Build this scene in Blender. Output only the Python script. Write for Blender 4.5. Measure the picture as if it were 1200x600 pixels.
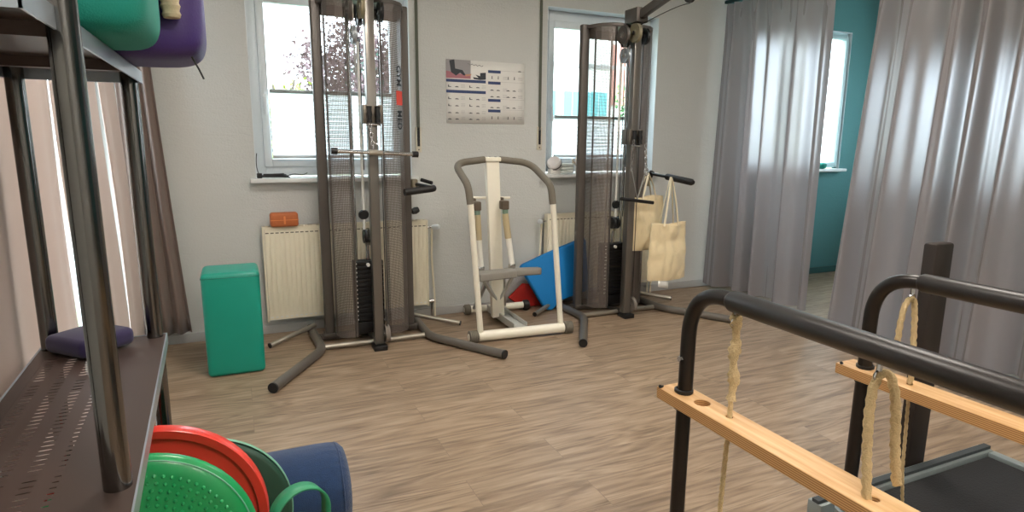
import bpy, bmesh, math, random
from mathutils import Vector, Matrix, noise
random.seed(7)
PI = math.pi
S = bpy.context.scene
C = S.collection
for o in list(bpy.data.objects): bpy.data.objects.remove(o)

# ------------------------------------------------------------------ camera
H = 1.38
p_, y_, r_ = [math.radians(v) for v in (10.5, -24.2, -0.44)]
right0 = Vector((math.cos(y_), math.sin(y_), 0)); fwd0 = Vector((-math.sin(y_), math.cos(y_), 0)); up0 = Vector((0, 0, 1))
fwd = fwd0*math.cos(p_) - up0*math.sin(p_); down = -up0*math.cos(p_) - fwd0*math.sin(p_)
rt = right0*math.cos(r_) + down*math.sin(r_); dn = -right0*math.sin(r_) + down*math.cos(r_)
cam_d = bpy.data.cameras.new('camera'); cam = bpy.data.objects.new('camera', cam_d); C.objects.link(cam)
m = Matrix((rt, -dn, -fwd)).transposed().to_4x4(); m.translation = Vector((0, 0, H))
cam.matrix_world = m
cam_d.sensor_width = 36; cam_d.lens = 718/1200*36; cam_d.clip_start = .02; cam_d.clip_end = 200
S.camera = cam
# ------------------------------------------------------------------ light and exposure
LAMP_STRENGTH = 18.0
SKY_STRENGTH = 5.0
S.view_settings.view_transform = 'Standard'; S.view_settings.look = 'None'
S.view_settings.exposure = 1.06; S.view_settings.gamma = 1; S.view_settings.use_curve_mapping = False
w = bpy.data.worlds.new('sky'); S.world = w; w.use_nodes = True
nt = w.node_tree; bg = nt.nodes['Background']; bg.inputs[1].default_value = SKY_STRENGTH
tc = nt.nodes.new('ShaderNodeTexCoord'); sp = nt.nodes.new('ShaderNodeSeparateXYZ'); cr = nt.nodes.new('ShaderNodeValToRGB')
nt.links.new(tc.outputs['Generated'], sp.inputs[0]); nt.links.new(sp.outputs[2], cr.inputs[0]); nt.links.new(cr.outputs[0], bg.inputs[0])
cr.color_ramp.elements[0].position = .0; cr.color_ramp.elements[0].color = (.80, .86, .90, 1)
cr.color_ramp.elements[1].position = .6; cr.color_ramp.elements[1].color = (.80, .91, 1.0, 1)

# ------------------------------------------------------------------ materials
MATS = {}
def lin(c):
    return tuple(((v/255)/12.92 if v/255 <= .04045 else ((v/255+.055)/1.055)**2.4) for v in c)
def mat(name, rgb, rough=.5, metal=0, bump=0, bscale=60, var=0, vscale=8, spec=.5, coat=0, sheen=0):
    if name in MATS: return MATS[name]
    M = bpy.data.materials.new(name); M.use_nodes = True; N = M.node_tree.nodes; L = M.node_tree.links; b = N['Principled BSDF']
    c = lin(rgb)
    b.inputs['Base Color'].default_value = (*c, 1); b.inputs['Roughness'].default_value = rough; b.inputs['Metallic'].default_value = metal
    b.inputs['Specular IOR Level'].default_value = spec; b.inputs['Coat Weight'].default_value = coat; b.inputs['Sheen Weight'].default_value = sheen
    t = N.new('ShaderNodeTexCoord')
    n = N.new('ShaderNodeTexNoise'); n.inputs['Scale'].default_value = vscale; n.inputs['Detail'].default_value = 4
    L.new(t.outputs['Object'], n.inputs['Vector'])
    mx = N.new('ShaderNodeMix'); mx.data_type = 'RGBA'
    v = var if var else .04
    mx.inputs[6].default_value = (*[x*(1-v) for x in c], 1); mx.inputs[7].default_value = (*[min(1, x*(1+v)) for x in c], 1)
    L.new(n.outputs[0], mx.inputs[0]); L.new(mx.outputs[2], b.inputs['Base Color'])
    if bump:
        n2 = N.new('ShaderNodeTexNoise'); n2.inputs['Scale'].default_value = bscale; n2.inputs['Detail'].default_value = 5
        bp = N.new('ShaderNodeBump'); bp.inputs['Strength'].default_value = bump; bp.inputs['Distance'].default_value = .01
        L.new(t.outputs['Object'], n2.inputs['Vector']); L.new(n2.outputs[0], bp.inputs['Height']); L.new(bp.outputs[0], b.inputs['Normal'])
    MATS[name] = M; return M
def wallmat(name, rgb):
    M = mat(name, rgb, .85, bump=.25, bscale=90, var=.03, vscale=3, spec=.2)
    N = M.node_tree.nodes; L = M.node_tree.links
    t = [n for n in N if n.type == 'TEX_COORD'][0]; bp = [n for n in N if n.type == 'BUMP'][0]
    mp = N.new('ShaderNodeMapping'); mp.inputs['Rotation'].default_value = (0, .5, 0); mp.inputs['Scale'].default_value = (3, 3, 14)
    n3 = N.new('ShaderNodeTexNoise'); n3.inputs['Scale'].default_value = 1.3; n3.inputs['Detail'].default_value = 6; n3.inputs['Distortion'].default_value = 1.2
    rm = N.new('ShaderNodeValToRGB'); rm.color_ramp.elements[0].position = .48; rm.color_ramp.elements[1].position = .56
    b2 = N.new('ShaderNodeBump'); b2.inputs['Strength'].default_value = .18; b2.inputs['Distance'].default_value = .004
    L.new(t.outputs['Object'], mp.inputs[0]); L.new(mp.outputs[0], n3.inputs['Vector']); L.new(n3.outputs[0], rm.inputs[0])
    L.new(rm.outputs[0], b2.inputs['Height']); L.new(bp.outputs[0], b2.inputs['Normal'])
    L.new(b2.outputs[0], N['Principled BSDF'].inputs['Normal'])
    return M
def floormat():
    M = bpy.data.materials.new('wood_plank_floor'); M.use_nodes = True; N = M.node_tree.nodes; L = M.node_tree.links; b = N['Principled BSDF']
    t = N.new('ShaderNodeTexCoord')
    br = N.new('ShaderNodeTexBrick'); br.inputs['Scale'].default_value = 1; br.inputs['Brick Width'].default_value = 1.25; br.inputs['Row Height'].default_value = .2
    br.inputs['Mortar Size'].default_value = .0014; br.inputs['Mortar Smooth'].default_value = .3; br.offset = .37; br.offset_frequency = 2
    br.inputs['Color1'].default_value = (0, 0, 0, 1); br.inputs['Color2'].default_value = (1, 1, 1, 1); br.inputs['Mortar'].default_value = (.5, .5, .5, 1)
    L.new(t.outputs['Object'], br.inputs['Vector'])
    # grain, shifted per plank
    sc = N.new('ShaderNodeVectorMath'); sc.operation = 'SCALE'; sc.inputs['Scale'].default_value = 7.0
    L.new(br.outputs['Color'], sc.inputs[0])
    ad = N.new('ShaderNodeVectorMath'); L.new(t.outputs['Object'], ad.inputs[0]); L.new(sc.outputs[0], ad.inputs[1])
    mp = N.new('ShaderNodeMapping'); mp.inputs['Scale'].default_value = (1.3, 13, 1); L.new(ad.outputs[0], mp.inputs[0])
    n1 = N.new('ShaderNodeTexNoise'); n1.inputs['Scale'].default_value = 2.2; n1.inputs['Detail'].default_value = 9; n1.inputs['Roughness'].default_value = .62; n1.inputs['Distortion'].default_value = .7
    L.new(mp.outputs[0], n1.inputs['Vector'])
    mp2 = N.new('ShaderNodeMapping'); mp2.inputs['Scale'].default_value = (.55, 4.5, 1); L.new(ad.outputs[0], mp2.inputs[0])
    n2 = N.new('ShaderNodeTexNoise'); n2.inputs['Scale'].default_value = 1.1; n2.inputs['Detail'].default_value = 2; n2.inputs['Distortion'].default_value = .6
    L.new(mp2.outputs[0], n2.inputs['Vector'])
    mu = N.new('ShaderNodeMath'); mu.operation = 'MULTIPLY'; mu.inputs[1].default_value = 26; L.new(n2.outputs[0], mu.inputs[0])
    fr = N.new('ShaderNodeMath'); fr.operation = 'PINGPONG'; fr.inputs[1].default_value = 1; L.new(mu.outputs[0], fr.inputs[0])
    m1 = N.new('ShaderNodeMix'); m1.data_type = 'FLOAT'; m1.inputs[0].default_value = .17; L.new(n1.outputs[0], m1.inputs[2]); L.new(fr.outputs[0], m1.inputs[3])
    rp = N.new('ShaderNodeValToRGB'); e = rp.color_ramp.elements
    e[0].position = .3; e[0].color = (*lin((108, 90, 72)), 1); e[1].position = .70; e[1].color = (*lin((170, 149, 126)), 1)
    mid = e.new(.48); mid.color = (*lin((143, 122, 100)), 1)
    L.new(m1.outputs[0], rp.inputs[0])
    hv = N.new('ShaderNodeHueSaturation'); L.new(rp.outputs[0], hv.inputs['Color'])
    mr = N.new('ShaderNodeMapRange'); mr.inputs['To Min'].default_value = .93; mr.inputs['To Max'].default_value = 1.04
    L.new(br.outputs['Color'], mr.inputs['Value']); L.new(mr.outputs[0], hv.inputs['Value'])
    mx = N.new('ShaderNodeMix'); mx.data_type = 'RGBA'; mx.inputs[7].default_value = (*lin((105, 90, 76)), 1)
    L.new(hv.outputs[0], mx.inputs[6])
    hm = N.new('ShaderNodeMath'); hm.operation = 'MULTIPLY'; hm.inputs[1].default_value = .6; L.new(br.outputs['Fac'], hm.inputs[0]); L.new(hm.outputs[0], mx.inputs[0])
    L.new(mx.outputs[2], b.inputs['Base Color'])
    b.inputs['Roughness'].default_value = .42; b.inputs['Specular IOR Level'].default_value = .5
    bp = N.new('ShaderNodeBump'); bp.inputs['Strength'].default_value = .35; bp.inputs['Distance'].default_value = .004
    L.new(m1.outputs[0], bp.inputs['Height']); L.new(bp.outputs[0], b.inputs['Normal'])
    return M
def holes(name, rgb, pu, pv, rad, rough=.5, metal=.3, squash=1.0):
    """perforated sheet: round holes laid out in the part's own UV metres"""
    M = bpy.data.materials.new(name); M.use_nodes = True; N = M.node_tree.nodes; L = M.node_tree.links; b = N['Principled BSDF']
    b.inputs['Base Color'].default_value = (*lin(rgb), 1); b.inputs['Roughness'].default_value = rough; b.inputs['Metallic'].default_value = metal
    uv = N.new('ShaderNodeUVMap')
    s1 = N.new('ShaderNodeVectorMath'); s1.operation = 'MULTIPLY'; s1.inputs[1].default_value = (1/pu, 1/pv, 0)
    s2 = N.new('ShaderNodeVectorMath'); s2.operation = 'FRACTION'
    s3 = N.new('ShaderNodeVectorMath'); s3.operation = 'SUBTRACT'; s3.inputs[1].default_value = (.5, .5, 0)
    s3b = N.new('ShaderNodeVectorMath'); s3b.operation = 'MULTIPLY'; s3b.inputs[1].default_value = (1, squash, 0)
    s4 = N.new('ShaderNodeVectorMath'); s4.operation = 'LENGTH'
    s5 = N.new('ShaderNodeMath'); s5.operation = 'LESS_THAN'; s5.inputs[1].default_value = rad
    tr = N.new('ShaderNodeBsdfTransparent'); mx = N.new('ShaderNodeMixShader')
    L.new(uv.outputs[0], s1.inputs[0]); L.new(s1.outputs[0], s2.inputs[0]); L.new(s2.outputs[0], s3.inputs[0]); L.new(s3.outputs[0], s3b.inputs[0])
    L.new(s3b.outputs[0], s4.inputs[0]); L.new(s4.outputs['Value'], s5.inputs[0]); L.new(s5.outputs[0], mx.inputs[0])
    L.new(b.outputs[0], mx.inputs[1]); L.new(tr.outputs[0], mx.inputs[2])
    L.new(mx.outputs[0], N['Material Output'].inputs['Surface'])
    return M
def curtainmat(name, rgb, trans=.35, glow=.12, rough=.42):
    M = bpy.data.materials.new(name); M.use_nodes = True; N = M.node_tree.nodes; L = M.node_tree.links
    b = N['Principled BSDF']; c = lin(rgb); b.inputs['Base Color'].default_value = (*c, 1); b.inputs['Roughness'].default_value = .6
    b.inputs['Sheen Weight'].default_value = .3; b.inputs['Specular IOR Level'].default_value = .3
    t = N.new('ShaderNodeTexCoord'); wv = N.new('ShaderNodeTexNoise'); wv.inputs['Scale'].default_value = 220; L.new(t.outputs['Object'], wv.inputs['Vector'])
    bp = N.new('ShaderNodeBump'); bp.inputs['Strength'].default_value = .15; bp.inputs['Distance'].default_value = .002
    L.new(wv.outputs[0], bp.inputs['Height']); L.new(bp.outputs[0], b.inputs['Normal'])
    tl = N.new('ShaderNodeBsdfTranslucent'); tl.inputs[0].default_value = (*[min(1, v*1.3) for v in c], 1)
    rf = N.new('ShaderNodeBsdfRefraction'); rf.inputs['IOR'].default_value = 1.35; rf.inputs['Roughness'].default_value = rough; rf.inputs[0].default_value = (.92, .94, 1, 1)
    m1 = N.new('ShaderNodeMixShader'); m1.inputs[0].default_value = trans; L.new(b.outputs[0], m1.inputs[1]); L.new(tl.outputs[0], m1.inputs[2])
    out = m1
    if glow:
        m2 = N.new('ShaderNodeMixShader'); m2.inputs[0].default_value = glow; L.new(m1.outputs[0], m2.inputs[1]); L.new(rf.outputs[0], m2.inputs[2]); out = m2
    L.new(out.outputs[0], N['Material Output'].inputs['Surface'])
    return M
def glassmat():
    M = bpy.data.materials.new('window_glass'); M.use_nodes = True; N = M.node_tree.nodes; L = M.node_tree.links; N.remove(N['Principled BSDF'])
    tr = N.new('ShaderNodeBsdfTransparent'); tr.inputs[0].default_value = (.93, .97, .98, 1); gl = N.new('ShaderNodeBsdfGlossy'); gl.inputs['Roughness'].default_value = .02
    mx = N.new('ShaderNodeMixShader'); mx.inputs[0].default_value = .05; L.new(tr.outputs[0], mx.inputs[1]); L.new(gl.outputs[0], mx.inputs[2])
    L.new(mx.outputs[0], N['Material Output'].inputs['Surface']); return M
def emit(name, rgb, s):
    M = bpy.data.materials.new(name); M.use_nodes = True; N = M.node_tree.nodes; L = M.node_tree.links; N.remove(N['Principled BSDF'])
    e = N.new('ShaderNodeEmission'); e.inputs[0].default_value = (*rgb, 1); e.inputs[1].default_value = s
    L.new(e.outputs[0], N['Material Output'].inputs['Surface']); return M
def woodmat():
    M = bpy.data.materials.new('pale_beech'); M.use_nodes = True; N = M.node_tree.nodes; L = M.node_tree.links; b = N['Principled BSDF']
    t = N.new('ShaderNodeTexCoord'); mp = N.new('ShaderNodeMapping'); mp.inputs['Scale'].default_value = (30, 2, 30); L.new(t.outputs['Object'], mp.inputs[0])
    n = N.new('ShaderNodeTexNoise'); n.inputs['Scale'].default_value = 2; n.inputs['Detail'].default_value = 6; L.new(mp.outputs[0], n.inputs['Vector'])
    rp = N.new('ShaderNodeValToRGB'); e = rp.color_ramp.elements; e[0].position = .35; e[0].color = (*lin((196, 150, 98)), 1); e[1].position = .7; e[1].color = (*lin((226, 190, 142)), 1)
    L.new(n.outputs[0], rp.inputs[0]); L.new(rp.outputs[0], b.inputs['Base Color']); b.inputs['Roughness'].default_value = .4; return M
def edgemat():
    M = bpy.data.materials.new('plywood_edge'); M.use_nodes = True; N = M.node_tree.nodes; L = M.node_tree.links; b = N['Principled BSDF']
    t = N.new('ShaderNodeTexCoord'); wv = N.new('ShaderNodeTexWave'); wv.bands_direction = 'Z'; wv.inputs['Scale'].default_value = 60; wv.inputs['Distortion'].default_value = .3
    L.new(t.outputs['Object'], wv.inputs['Vector'])
    rp = N.new('ShaderNodeValToRGB'); e = rp.color_ramp.elements; e[0].color = (*lin((150, 105, 62)), 1); e[1].color = (*lin((214, 168, 112)), 1)
    L.new(wv.outputs[0], rp.inputs[0]); L.new(rp.outputs[0], b.inputs['Base Color']); b.inputs['Roughness'].default_value = .6; return M

white_pvc = mat('white_window_plastic', (214, 222, 226), .35)
sill_m = mat('white_sill_stone', (222, 224, 222), .3)
wall_m = wallmat('rough_plaster_wall', (200, 202, 199))
teal_wall = wallmat('teal_plaster_wall', (92, 140, 142))
ceil_m = mat('ceiling_paint', (215, 212, 206), .9)
floor_m = floormat()
base_m = mat('grey_baseboard', (176, 176, 174), .5)
taupe = mat('taupe_powder_coat', (88, 82, 77), .42, .25, bump=.05, bscale=300)
taupe_foot = mat('taupe_foot_tube', (108, 103, 96), .38, .3, bump=.05, bscale=300)
column_m = mat('brushed_grey_column', (118, 114, 108), .3, .6)
steel = mat('chromed_steel', (200, 200, 200), .18, 1)
steel2 = mat('grey_steel_tube', (168, 162, 150), .3, .7)
blk = mat('black_plastic', (20, 20, 21), .4)
blkrub = mat('black_foam_rubber', (22, 20, 20), .55, bump=.1, bscale=200)
blkmetal = mat('black_iron_plates', (16, 16, 18), .45, .2)
white_mark = mat('white_marking', (225, 225, 220), .6)
ivory = mat('ivory_enamel', (236, 231, 214), .32, coat=.2)
rad_m = mat('cream_radiator_enamel', (232, 224, 200), .3, coat=.2)
slot_m = mat('dark_slot', (95, 88, 72), .8)
grey_grip = mat('grey_foam_grip', (112, 106, 94), .75, bump=.15, bscale=250)
pedal_m = mat('grey_rubber_pedal', (136, 132, 124), .7, bump=.3, bscale=150)
light_steel = mat('light_grey_beam', (190, 190, 184), .35, .3)
tealvinyl = mat('teal_vinyl', (14, 148, 128), .38, bump=.08, bscale=120, var=.05)
tealfab = mat('teal_fabric', (16, 138, 122), .8, bump=.3, bscale=300, sheen=.03)
purplefab = mat('purple_vinyl', (66, 46, 112), .5, bump=.15, bscale=150)
redpl = mat('red_plastic', (222, 62, 50), .30, coat=.3)
greenpl = mat('green_plastic', (14, 152, 84), .35, coat=.3)
dkgreen = mat('dark_green_rubber', (24, 66, 48), .5)
ltgreen = mat('green_latex_band', (52, 146, 104), .45)
rimgreen = mat('pale_green_edge', (120, 178, 152), .5)
denim = mat('navy_denim', (22, 54, 94), .85, bump=.5, bscale=350, var=.25, vscale=60, sheen=.2)
bluefoam = mat('blue_foam_pad', (0, 120, 190), .7, bump=.1, bscale=200)
redfoam = mat('red_foam_pad', (205, 44, 36), .7)
orange_m = mat('orange_leather', (188, 104, 56), .55, bump=.3, bscale=80, var=.12, vscale=30)
canvas = mat('unbleached_cotton', (226, 208, 168), .85, bump=.5, bscale=180, var=.06, vscale=20, sheen=.3)
canvas_lt = mat('light_cotton_handle', (232, 222, 194), .85, bump=.3, bscale=180)
black_tube = mat('black_bronze_tube', (36, 31, 28), .3, .35)
rope_m = mat('natural_rope', (206, 182, 138), .9, bump=.6, bscale=260, var=.2, vscale=90)
chrome_post = mat('dark_chrome_post', (120, 118, 116), .17, 1)
shelf_m = mat('dark_brown_shelf_steel', (74, 60, 54), .4, .3)
lip_m = mat('steel_shelf_lip', (180, 190, 200), .3, .7)
alu = mat('anodised_aluminium', (150, 160, 160), .35, .5)
deck_m = mat('black_deck_rubber', (22, 22, 24), .8, bump=.3, bscale=120)
strap_m = mat('dark_grey_strap', (92, 96, 84), .8)
beige_plate = mat('beige_plastic_plate', (205, 198, 180), .5)
glass = glassmat(); beech = woodmat(); ply = edgemat()
shroud_m = holes('perforated_taupe_metal', (112, 103, 97), .0088, .0088, .305, .45, .25)
shelf_holes = holes('slotted_shelf_metal', (80, 64, 58), .05, .022, .24, .4, .3, 2.4)
curt_m = curtainmat('grey_translucent_curtain', (144, 136, 136), .34, .13, .5)
curt_beige = curtainmat('beige_panel_curtain', (188, 170, 160), .2, 0)
curt_brown = curtainmat('brown_grey_curtain', (128, 112, 104), .12, 0)
blind_m = curtainmat('white_pleated_blind', (232, 240, 244), .55, 0)

# ------------------------------------------------------------------ mesh helpers
class MB:
    def __init__(s): s.v = []; s.f = []; s.uv = []
    def add(s, vs, fs, uv=None):
        o = len(s.v); s.v += [tuple(v) for v in vs]; s.f += [tuple(i+o for i in f) for f in fs]; s.uv += (uv if uv else [(0, 0)]*len(vs)); return s
    def box(s, x0, x1, y0, y1, z0, z1):
        return s.add([(x0,y0,z0),(x1,y0,z0),(x1,y1,z0),(x0,y1,z0),(x0,y0,z1),(x1,y0,z1),(x1,y1,z1),(x0,y1,z1)],
                     [(0,3,2,1),(4,5,6,7),(0,1,5,4),(1,2,6,5),(2,3,7,6),(3,0,4,7)])
    def bar(s, a, b, w, h, up=(0,0,1)):
        a = Vector(a); b = Vector(b); d = (b-a).normalized(); u = Vector(up); x = d.cross(u)
        if x.length < 1e-4: x = d.cross(Vector((0,1,0)))
        x.normalize(); u = x.cross(d).normalized(); vs = []
        for p in (a, b):
            for i, j in ((-1,-1),(1,-1),(1,1),(-1,1)): vs.append(p + x*(w/2*i) + u*(h/2*j))
        return s.add(vs, [(0,1,2,3),(7,6,5,4),(0,4,5,1),(1,5,6,2),(2,6,7,3),(3,7,4,0)])
    def tube(s, pts, r, n=14, cap=True, closed=False, twist=0, lobes=0, flat=1.0, upv=None):
        pts = [Vector(p) for p in pts]; N = len(pts); rs = r if isinstance(r, (list, tuple)) else [r]*N
        vs = []; fs = []; prev = None; L = 0
        for i, p in enumerate(pts):
            if closed: d = pts[(i+1) % N]-pts[i-1]
            else: d = pts[min(i+1, N-1)]-pts[max(i-1, 0)]
            d.normalize()
            if prev is None:
                x = d.cross(Vector(upv) if upv else Vector((0,0,1)))
                if x.length < .05: x = d.cross(Vector((0,1,0)))
            else: x = prev - d*prev.dot(d)
            x.normalize(); prev = x; u = d.cross(x)
            if i: L += (p-pts[i-1]).length
            for k in range(n):
                a = 2*PI*k/n; rr = rs[i]*(1+(.22*math.cos(lobes*(a)-twist*L) if lobes else 0))
                vs.append(p + x*math.cos(a)*rr + u*math.sin(a)*rr*flat)
        M_ = N if closed else N-1
        for i in range(M_):
            for k in range(n):
                a = i*n+k; b = i*n+(k+1) % n; c = ((i+1) % N)*n+(k+1) % n; d = ((i+1) % N)*n+k
                fs.append((a, b, c, d))
        if cap and not closed: fs.append(tuple(range(n-1, -1, -1))); fs.append(tuple((N-1)*n+k for k in range(n)))
        return s.add(vs, fs)
    def cyl(s, a, b, r, n=20): return s.tube([a, b], r, n)
    def lathe(s, prof, origin, axis, n=40):
        ax = Vector(axis).normalized(); x = ax.cross(Vector((0,0,1)))
        if x.length < .05: x = ax.cross(Vector((0,1,0)))
        x.normalize(); u = ax.cross(x); o = Vector(origin); vs = []; fs = []; P = len(prof)
        for i in range(n):
            a = 2*PI*i/n; dd = x*math.cos(a)+u*math.sin(a)
            for (rr, h) in prof: vs.append(o+dd*rr+ax*h)
        for i in range(n):
            for j in range(P-1): fs.append((i*P+j, ((i+1) % n)*P+j, ((i+1) % n)*P+j+1, i*P+j+1))
        return s.add(vs, fs)
    def grid(s, fn, nu, nv, thick=0, uvs=None, closeu=False):
        vs = [Vector(fn(i/nu, j/nv)) for j in range(nv+1) for i in range(nu+1)]
        uv = [(uvs(i/nu, j/nv) if uvs else (i/nu, j/nv)) for j in range(nv+1) for i in range(nu+1)]
        fs = [(j*(nu+1)+i, j*(nu+1)+i+1, (j+1)*(nu+1)+i+1, (j+1)*(nu+1)+i) for j in range(nv) for i in range(nu)]
        return s.add(vs, fs, uv)
    def prism(s, poly, y0, y1, plane='xz'):
        n = len(poly); f = {'xz': lambda a, b, t: (a, t, b), 'xy': lambda a, b, t: (a, b, t), 'yz': lambda a, b, t: (t, a, b)}[plane]
        vs = [f(a, b, y0) for a, b in poly]+[f(a, b, y1) for a, b in poly]
        return s.add(vs, [tuple(range(n)), tuple(range(2*n-1, n-1, -1))]+[(i, (i+1) % n, n+(i+1) % n, n+i) for i in range(n)])
    def build(s, name, material, parent=None, bevel=0, seg=2, smooth=None, solid=0, sub=0):
        me = bpy.data.meshes.new(name); me.from_pydata(s.v, [], s.f)
        uvl = me.uv_layers.new(name='UVMap')
        for lp in me.loops: uvl.data[lp.index].uv = s.uv[lp.vertex_index]
        bm = bmesh.new(); bm.from_mesh(me); bmesh.ops.recalc_face_normals(bm, faces=bm.faces)
        if bevel:
            es = [e for e in bm.edges if len(e.link_faces) == 2 and e.calc_face_angle(0) > .5]
            bmesh.ops.bevel(bm, geom=es, offset=bevel, segments=seg, affect='EDGES', profile=.5, clamp_overlap=True)
        bm.to_mesh(me); bm.free()
        for p in me.polygons: p.use_smooth = True
        me.set_sharp_from_angle(angle=math.radians(smooth if smooth is not None else 38))
        me.materials.append(material)
        o = bpy.data.objects.new(name, me); C.objects.link(o)
        if parent: o.parent = parent
        if sub: md = o.modifiers.new('sub', 'SUBSURF'); md.levels = sub; md.render_levels = sub
        if solid: md = o.modifiers.new('solid', 'SOLIDIFY'); md.thickness = solid; md.offset = 0
        return o
def thing(name, label, cat, loc=(0,0,0), rz=0, group=None):
    o = bpy.data.objects.new(name, None); C.objects.link(o); o.location = loc; o.rotation_euler = (0,0,rz); o.empty_display_size = .1
    o['label'] = label; o['category'] = cat
    if group: o['group'] = group
    return o
def tag(o, label, cat, group=None, kind=None):
    o['label'] = label; o['category'] = cat
    if group: o['group'] = group
    if kind: o['kind'] = kind
    return o
def struct(o): o['kind'] = 'structure'; return o
def fillet(pts, r, n=8):
    """round the corners of a polyline"""
    P = [Vector(p) for p in pts]; out = [P[0]]
    for i in range(1, len(P)-1):
        rr = r[i-1] if isinstance(r, (list, tuple)) else r
        a = (P[i-1]-P[i]); b = (P[i+1]-P[i]); rr = min(rr, a.length*.49, b.length*.49)
        A = P[i]+a.normalized()*rr; B = P[i]+b.normalized()*rr
        for k in range(n+1):
            t = k/n; out.append(A*(1-t)**2+P[i]*2*t*(1-t)+B*t*t)
    out.append(P[-1]); return out
def resample(pts, step):
    out = [Vector(pts[0])]
    for a, b in zip(pts[:-1], pts[1:]):
        a = Vector(a); b = Vector(b); n = max(1, int((b-a).length/step))
        for k in range(1, n+1): out.append(a.lerp(b, k/n))
    return out
def bez(p0, p1, p2, p3, n=16):
    p0, p1, p2, p3 = map(Vector, (p0, p1, p2, p3))
    return [p0*(1-t)**3+p1*3*t*(1-t)**2+p2*3*t*t*(1-t)+p3*t**3 for t in [k/n for k in range(n+1)]]
def copy_tree(o, parent=None):
    c = o.copy(); C.objects.link(c); c.parent = parent
    for ch in list(o.children): copy_tree(ch, c)
    return c
def pillow(cx, cy, cz, sx, sy, sz, e=.35, n=36, m=18, wob=0, seed=0):
    """superellipsoid: a soft block"""
    def sg(v, p): return math.copysign(abs(v)**p, v)
    b = MB(); vs = []; fs = []
    for j in range(m+1):
        ph = -PI/2+PI*j/m
        for i in range(n):
            th = 2*PI*i/n
            x = sg(math.cos(ph), e)*sg(math.cos(th), e); y = sg(math.cos(ph), e)*sg(math.sin(th), e); z = sg(math.sin(ph), e)
            k = 1+wob*noise.noise(Vector((x*2+seed, y*2, z*2)))
            vs.append((cx+x*sx*k, cy+y*sy*k, cz+z*sz))
    for j in range(m):
        for i in range(n): fs.append((j*n+i, j*n+(i+1) % n, (j+1)*n+(i+1) % n, (j+1)*n+i))
    return b.add(vs, fs)

# ------------------------------------------------------------------ room shell
YW = 4.63; WT = .28; XL = -.68; XR = 6.45; YF = -2.4; ZC = 2.95
struct(MB().box(XL-.3, XR+.3, YF-.3, YW+.28, -.12, 0).build('floor', floor_m))
struct(MB().box(XL-.3, XR+.3, YF-.3, YW+.28, ZC, ZC+.1).build('ceiling', ceil_m))
W1 = (.13, 1.235, 1.12, 2.45); W2 = (2.38, 3.475, 1.12, 2.46); W3 = (4.62, 5.92, 1.13, 2.52)
def wall_with_holes(name, x0, x1, hs, m_, WT=WT):
    b = MB(); x = x0
    for (a, c, z0, z1) in hs:
        b.box(x, a, YW, YW+WT, 0, ZC); b.box(a, c, YW, YW+WT, 0, z0); b.box(a, c, YW, YW+WT, z1, ZC); x = c
    b.box(x, x1, YW, YW+WT, 0, ZC); return struct(b.build(name, m_))
wall_with_holes('wall_back', XL-.3, 4.26, [W1, W2], wall_m)
wall_with_holes('wall_back_changing_area', 4.26, XR+.3, [W3], teal_wall, .085)
b = MB(); b.box(XR, XR+.085, YF, 3.2, 0, ZC); b.box(XR, XR+.085, 4.15, YW, 0, ZC); b.box(XR, XR+.085, 3.2, 4.15, 0, 1.0); b.box(XR, XR+.085, 3.2, 4.15, 2.35, ZC)
struct(b.build('wall_right', teal_wall))
struct(MB().box(XL-.3, XR+.3, YF-.2, YF, 0, ZC).build('wall_front', wall_m))
b = MB(); b.box(XL-.25, XL, YF, 2.2, 0, ZC); b.box(XL-.25, XL, 4.5, YW, 0, ZC); b.box(XL-.25, XL, 2.2, 4.5, 2.35, ZC)
struct(b.build('wall_left', wall_m))
for n, (x0, x1), mm in (('baseboard_back', (XL, 4.24), base_m), ('baseboard_changing_area', (4.28, XR), mat('teal_baseboard', (60, 100, 102), .5))):
    b = MB(); b.box(x0, x1, YW-.016, YW, 0, .065); struct(b.build(n, mm, bevel=.003))
struct(MB().box(XL, XL+.015, 4.5, YW-.02, 0, .065).build('baseboard_left', base_m))

# ---- windows
def window(n, W, sillx, mull=False, wm=white_pvc, dep=.12, t=.075, s=.055):
    x0, x1, z0, z1 = W; yf = YW+dep
    root = bpy.data.objects.new('window_%d' % n, None); C.objects.link(root); struct(root)
    f = MB()
    z0b = z0+.012
    f.box(x0, x0+t, yf, yf+.07, z0b, z1); f.box(x1-t, x1, yf, yf+.07, z0b, z1); f.box(x0+t, x1-t, yf, yf+.07, z1-t-.02, z1); f.box(x0+t, x1-t, yf, yf+.07, z0b, z0b+t)
    f.build('window_frame', wm, root, bevel=.006)
    g = MB(); a, c, d, e = x0+t-.01, x1-t+.01, z0b+t-.01, z1-t-.01; y0 = yf-.018
    g.box(a, a+s, y0, y0+.05, d, e); g.box(c-s, c, y0, y0+.05, d, e); g.box(a+s, c-s, y0, y0+.05, e-s, e); g.box(a+s, c-s, y0, y0+.05, d, d+s)
    g.build('window_sash', wm, root, bevel=.006)
    MB().box(a+s-.005, c-s+.005, y0+.03, y0+.04, d+s-.005, e-s+.005).build('window_pane', glass, root)
    h = MB(); h.box(a+.015, a+.04, y0-.02, y0, 1.62, 1.7); h.box(a+.018, a+.037, y0-.045, y0-.02, 1.56, 1.68); h.build('window_handle', wm, root, bevel=.004)
    sl = MB(); sl.box(sillx[0], sillx[1], YW-.075, yf+.01, z0-.028, z0+.002); sl.build('window_sill', sill_m, root, bevel=.006)
    r_ = MB(); r_.box(x0, x0+.004, YW-.001, yf, z0+.004, z1); r_.box(x1-.004, x1, YW-.001, yf, z0+.004, z1); r_.box(x0+.004, x1-.004, YW-.001, yf, z1-.004, z1)
    r_.build('window_reveal', white_pvc, root)
    return a+s, c-s, d+s, e-s, y0
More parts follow.
